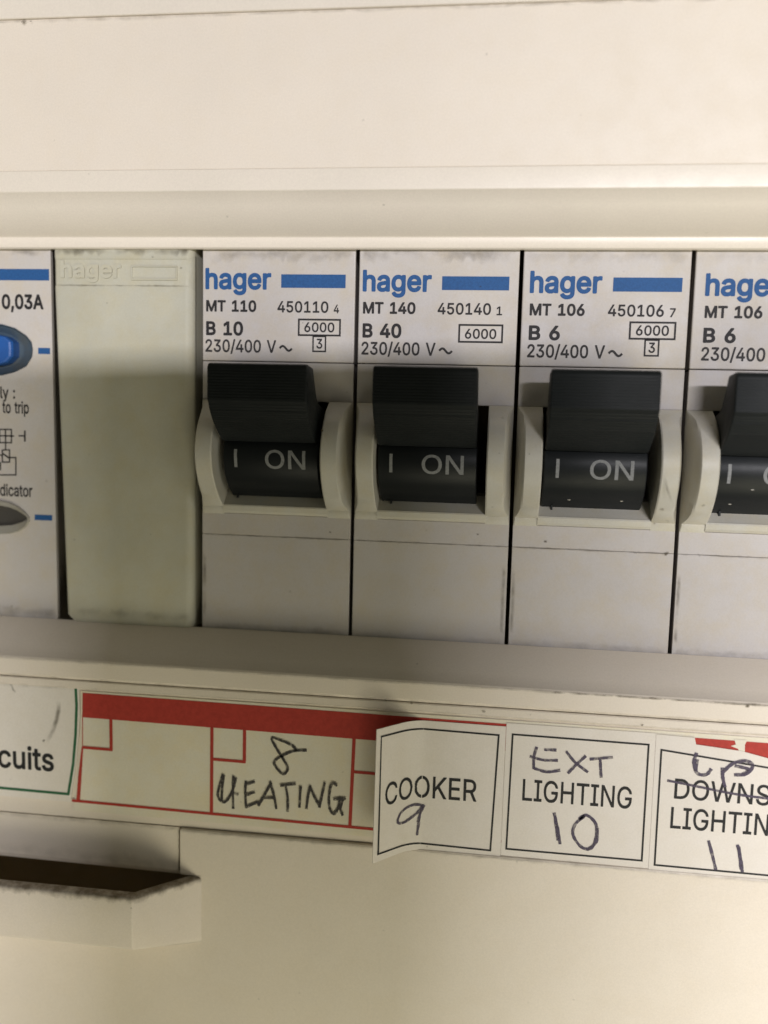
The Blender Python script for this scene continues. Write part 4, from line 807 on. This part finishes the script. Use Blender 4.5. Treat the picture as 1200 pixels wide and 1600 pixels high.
# three small adhesive labels
def small_label(name, loc, text_, paper, border, txt, pens, bend=None, yoff=-.10, scuffs=None):
    t = thing(name, loc, text_, 'label', 'printed circuit labels')
    y0 = YL + yoff
    bm = bmesh.new()
    n = 30
    if bend:
        (x0, zb0), (x1, zb1), (x2, zt1), (x3, zt0) = paper
        g = []
        for k in range(n + 1):
            f = k / n
            g.append(((x0 + (x1-x0)*f, zb0 + (zb1-zb0)*f), (x3 + (x2-x3)*f, zt0 + (zt1-zt0)*f)))
        for yy in (y0, y0 - .09):
            R_ = [(bm.verts.new((a[0], yy, a[1])), bm.verts.new((b[0], yy, b[1]))) for a, b in g]
            for p, q in zip(R_, R_[1:]): bm.faces.new((p[0], q[0], q[1], p[1]))
            if yy == y0: back = R_
        for (p, q) in list(zip(back, R_))[:1] + list(zip(back, R_))[-1:]: bm.faces.new((p[0], p[1], q[1], q[0]))
        for a, b, c_, d in zip(back, back[1:], R_, R_[1:]):
            bm.faces.new((a[0], b[0], d[0], c_[0])); bm.faces.new((a[1], b[1], d[1], c_[1]))
        bmesh.ops.recalc_face_normals(bm, faces=bm.faces[:])
    else:
        sheet(bm, paper, y0)
    out = [('paper', bm, M['paper'])]
    yp = y0 - .09 - .03
    bm = bmesh.new(); ribbon(bm, border, .20, yp, close=True); out.append(('border', bm, M['label_print']))
    for s, x0, z0, cap, x1 in txt:
        bm = bmesh.new(); text(bm, s, x0, z0, cap, x1, yp, 'L'); out.append(('lettering', bm, M['label_print']))
    for nm, lines, wd in pens:
        bm = bmesh.new(); strokes(bm, lines, wd, yp - .02); out.append((nm, bm, M['pen_purple']))
    for nm, bm, mat in out:
        if bend:
            if nm != 'paper': slice_bm(bm, 0, [15 + .4 * k for k in range(32)])
            for v in bm.verts: bend(v)
        o = obj(nm, at0(bm, t), mat, t, bool(bend) and nm == 'paper')
        if bend and nm == 'paper':
            e = o.modifiers.new('split', 'EDGE_SPLIT'); e.split_angle = math.radians(40)
    return t
# the cooker label has come unstuck: its left side folds out towards the viewer
XF = 26.6
table = [(0, 0, 0, .0)]
s_, dx_, dy_ = 0, 0, 0
while s_ < 9:
    a = math.radians(min(47, 14 + 12.5 * s_)); ds = .05
    dx_ += math.cos(a) * ds; dy_ += math.sin(a) * ds; s_ += ds
    table.append((s_, dx_, dy_, a))
def curl(v):
    s = XF - v.co.x
    if s <= 0: return
    q = table[min(len(table)-1, int(s / .05))]
    off = v.co.y - (YL - .1)                     # height above the sheet's back, kept along its own normal
    v.co.x = XF - q[1] - math.sin(q[3]) * off
    v.co.y = (YL - .1) - q[2] + math.cos(q[3]) * off
small_label('adhesive_label', (34.7, YL, -53.3), 'adhesive label printed COOKER with its left side curling away',
            [(20.25, -53.2), (35.42, -53.2), (35.46, -38.5), (20.35, -38.4)],
            [(21.0, -39.30), (34.72, -39.5), (34.3, -52.6), (20.95, -52.35)],
            [('COOKER', 21.75, -47.15, 2.42, 32.6)],
            [('handwritten_nine', [[(26.9, -48.1), (25.6, -47.95), (24.1, -48.5), (23.6, -49.5), (24.6, -49.75), (26.0, -49.0), (26.7, -48.1)], [(26.9, -48.0), (26.4, -49.4), (26.15, -51.5)], [(26.7, -48.2), (26.2, -50)]], .32)],
            bend=curl)
small_label('adhesive_label', (43, YL, -53.2), 'flat adhesive label printed LIGHTING with EXT penned above and 10 below',
            [(35.45, -53.05), (51.13, -53.1), (51.08, -38.12), (35.5, -38.1)],
            [(36.2, -39.3), (50.4, -39.4), (50.4, -52.28), (36.02, -52.25)],
            [('LIGHTING', 37.5, -46.58, 2.36, 49.0)],
            [('handwritten_ext', [[(38.8, -40.5), (38.55, -41.7), (38.6, -43.0)], [(39.6, -40.75), (40.9, -40.7)], [(38.1, -41.6), (39.5, -41.9), (41.1, -41.85)], [(38.6, -42.9), (40.0, -43.2), (41.4, -42.9)],
               [(41.9, -40.75), (42.9, -41.9), (44.3, -42.9)], [(44.0, -41.1), (43.0, -42.2), (42.2, -43.2)], [(44.4, -41.45), (46.8, -41.05)], [(45.5, -41.4), (45.7, -43.4)]], .30),
             ('handwritten_ten', [[(40.95, -47.7), (41.4, -49.4), (41.75, -51.2)], [(41.1, -48.2), (41.5, -50.8)], [(44.2, -47.75), (43.2, -48.9), (43.1, -50.1), (44.0, -51.3), (45.0, -51.4), (45.5, -50.2), (45.4, -48.6), (44.4, -47.7), (43.6, -48.2)], [(45.6, -49.0), (45.55, -50.6), (44.6, -51.6)]], .33)])
small_label('adhesive_label', (60, YL, -53.2), 'adhesive label at the right edge with DOWNS crossed out and 11 below',
            [(51.15, -53.3), (72, -53.6), (72, -41.9), (62.5, -39.98), (59.8, -39.4), (55.2, -39.02), (55.02, -38.3), (51.1, -38.2)],
            [(51.72, -39.85), (70, -41.75), (70, -52.75), (51.75, -52.62)],
            [('DOWNS', 53.3, -45.05, 2.16, 63.0), ('LIGHTING', 53.1, -48.35, 2.30, 64.9)],
            [('handwritten_up', [[(55.3, -39.9), (55.1, -41.0), (55.5, -42.1), (56.4, -42.2), (56.9, -41.5)], [(55.4, -40.6), (55.3, -41.9)], [(58.0, -41.3), (58.1, -42.4), (58.4, -43.4)], [(58.0, -41.9), (59.0, -40.8), (60.3, -40.4), (61.0, -40.9), (60.4, -41.8), (59.2, -42.0)], [(59.2, -41.0), (60.6, -41.3), (60.0, -41.9)]], .36),
             ('strike_out', [[(52.5, -43.15), (54.5, -43.4), (58, -43.9), (61, -44.2), (66, -44.4)]], .26),
             ('handwritten_eleven', [[(57.1, -49.4), (57.6, -51), (58.05, -52.6)], [(60.05, -49.6), (60.5, -51.2), (60.75, -52.6)], [(60.2, -49.8), (60.6, -52.3)]], .33)], yoff=-.13)
# white chip torn out of the red band above the last label
bm = bmesh.new()
bm.faces.new([bm.verts.new((a, y1 - .03, b)) for a, b in ((59.0, -38.2), (60.3, -38.2), (60.1, -38.7), (60.15, -39.75), (59.6, -39.65), (59.45, -39.2), (58.7, -38.95), (59.2, -38.75))]); face_out(bm)
obj('torn_patch', at0(bm, strip), M['paper2'], strip)

# ------------------------------------------------------------------ the photographer's phone, which throws the soft shadow
ph = bpy.data.objects.new('smartphone', None); COL.objects.link(ph)
put(ph, 'black smartphone held up facing the breakers, behind the viewpoint', 'phone')
pm = Matrix((RIGHT, -FWD, -DOWN)).transposed().to_4x4(); pm.translation = (Vector(CAM) - FWD * 14) * MM
ph.matrix_world = pm
PX0, PX1, PZ0, PZ1 = -37, 32, -131, 19.6
bm = bmesh.new()
prism(bm, [(a, b) for a, b in [(0, PZ0), (8, PZ0), (8, PZ1), (0, PZ1)]], PX0, PX1, 3, 3, 5)
obj('body', bm, M['phone'], ph)
bm = bmesh.new(); rect(bm, PX0 + 5, PX1 - 5, PZ0 + 8, PZ1 - 8, 0)
for v in bm.verts: v.co.y = 8.05
obj('screen', bm, M['lens'], ph)
